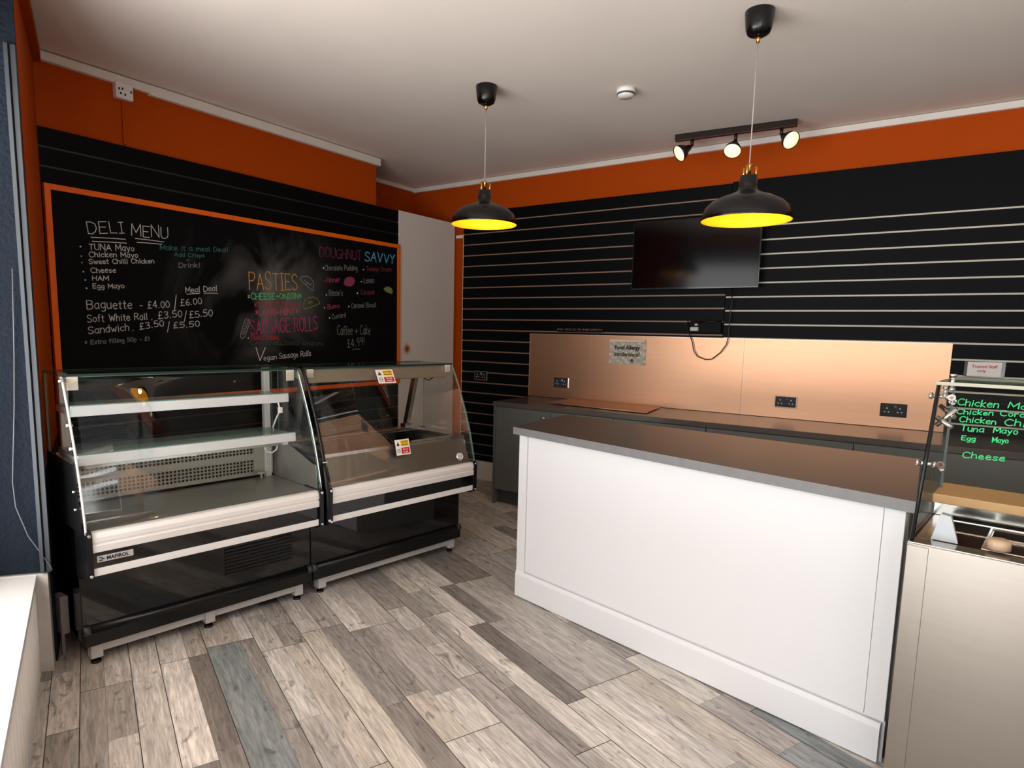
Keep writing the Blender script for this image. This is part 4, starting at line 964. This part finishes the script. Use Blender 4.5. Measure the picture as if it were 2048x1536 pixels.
def pan(x0, x1, y0, y1, m_):
    b = B(); z1 = TOP - .004; z0 = z1 - .11
    bx(b, x0, x1, y0, y1, z0, z0 + .003); bx(b, x0, x0 + .003, y0, y1, z0, z1); bx(b, x1 - .003, x1, y0, y1, z0, z1); bx(b, x0, x1, y0, y0 + .003, z0, z1); bx(b, x0, x1, y1 - .003, y1, z0, z1)
    bx(b, x0 - .008, x1 + .008, y0 - .008, y0, z1, z1 + .006, .002); bx(b, x0 - .008, x1 + .008, y1, y1 + .008, z1, z1 + .006, .002); bx(b, x0 - .008, x0, y0, y1, z1, z1 + .006, .002); bx(b, x1, x1 + .008, y0, y1, z1, z1 + .006, .002)
    return obj('food_pan', b, m_, t)
for x0 in (.17, .50, .83):
    for y0, y1 in ((.075, .19), (.225, .335)): pan(x0, x0 + .30, y0, y1, STEEL_S)
b = B(); bx(b, .004, Lx - .004, .40, .62, TOP, TOP + .042, .002); obj('rear_ledge', b, STEEL_S, t)
b = B(); bx(b, .0, Lx, .385, .61, TOP + .042, TOP + .072, .003); obj('cutting_board', b, WOODB, t)
# glass guard
gb, gt = Vector((.03, TOP + .006)), Vector((.22, 1.29)); gd = (gt - gb).normalized(); gn = Vector((gd.y, -gd.x)) * .006
b = B(); P = [gb, gt, gt - gn, gb - gn]
prism(b, [tuple(p) for p in P], lambda p: (.012, p[0], p[1]), lambda p: (Lx - .01, p[0], p[1]), 1, 0); g = obj('front_glass', b, [GLASS, GLASS_E], t)
for x0 in (0.002, Lx - .01):
    b = B(); prism(b, [(.028, TOP), (.5, TOP), (.55, 1.292), (.215, 1.292)], lambda p: (x0, p[0], p[1]), lambda p: (x0 + .008, p[0], p[1]), 0, 1); sg = obj('side_glass', b, [GLASS, GLASS_ED], t)
    b = B(); tube(b, [(x0 + .004, .026, TOP), (x0 + .004, .213, 1.294), (x0 + .004, .26, 1.297)], .0055, 8); obj('edge_trim', b, BLACK_P, sg)
b = B(); bx(b, .0, Lx, .205, .56, 1.293, 1.301, .001); obj('top_glass', b, [GLASS_T], t)
b = B(); bx(b, .0, Lx, .202, .205, 1.292, 1.302); bx(b, .0, Lx, .56, .563, 1.292, 1.302); obj('top_glass_edge', b, mat('cream_glass_edge', 'a09a80', rough=.15), t)
def bolt(x, y, z, ax, L=.045, r=.006):
    b = B(); d = Vector(ax).normalized(); p = Vector((x, y, z)); cyl(b, p - d * L / 2, p + d * L / 2, r, n=12); cyl(b, p - d * L / 2, p - d * (L / 2 - .008), r * 1.7, n=12); cyl(b, p + d * (L / 2 - .008), p + d * L / 2, r * 1.7, n=12); obj('glass_bolt', b, CHROME, t)
fnv = (0, -gd.y, gd.x)
bolt(.006, .245, 1.255, (1, 0, 0), .05); bolt(.006, .135, 1.06, (1, 0, 0), .05)
bolt(.045, .20, 1.25, fnv, .04); bolt(.035, .245, 1.30, (0, 0, 1), .05); bolt(.045, .118, 1.06, fnv, .04); bolt(.022, .225, 1.272, (0, 0, 1), .03, .004)
b = B()
for p0, p1 in (((.012, .25, 1.225), (.055, .19, 1.20)), ((.012, .2, 1.17), (.06, .19, 1.225)), ((.012, .19, 1.195), (.055, .175, 1.17))): cyl(b, p0, p1, .007, n=10)
obj('crossed_rods', b, STEEL_S, t)  # steel rods crossing behind the guard's front corner
SIGN = [('Chicken', .059, .413, .154, .413, .02), ('Mayo', .176, .416, .256, .413, .018), ('Chicken', .061, .386, .145, .389, .014), ('Coronation', .161, .391, .289, .391, .015), ('Chicken', .07, .362, .154, .363, .017), ('Chilli', .174, .364, .245, .364, .018), ('Tuna', .077, .335, .13, .336, .017), ('Mayo', .152, .339, .205, .34, .016), ('Egg', .082, .307, .114, .308, .013), ('Mayo', .153, .31, .188, .312, .014), ('Cheese', .091, .255, .186, .258, .018)]
b = B()
for s_, x0, z0, x1, z1, h in SIGN: strokes(b, s_, x0, z0, x1, z1, h, .0026)
o = obj('marker_lettering', b, SCRIBBLE, g); o.location = (0, gb.x - .0015, gb.y + .0005); o.rotation_euler = (-math.atan2(gd.x, gd.y), 0, 0)
b = B(); lathe(b, [(0, .028), (.02, .028), (.027, .022), (.028, 0), (0, 0)], 28); o = obj('round_tub', b, mat('tan_tub', 'c9a98a', rough=.35)); o.location = PF + Matrix.Rotation(PR, 3, 'Z') @ Vector((.2, .075, TOP + .008)); tag(o, 'small round tan tub behind the glass of the serving unit', 'tub')
b = B(); P = [(-.03, 0), (.035, 0), (.012, .075), (-.012, .078)]
prism(b, P, lambda p: (p[0], 0, p[1]), lambda p: (p[0] * .9, .03, p[1])); o = obj('plastic_scoop', b, mat('scoop_white', 'bfc3c6', rough=.4)); o.location = PF + Matrix.Rotation(PR, 3, 'Z') @ Vector((.075, .07, TOP + .0005)); o.rotation_euler = (0, 0, PR); tag(o, 'small white plastic wedge standing behind the glass guard', 'scoop')
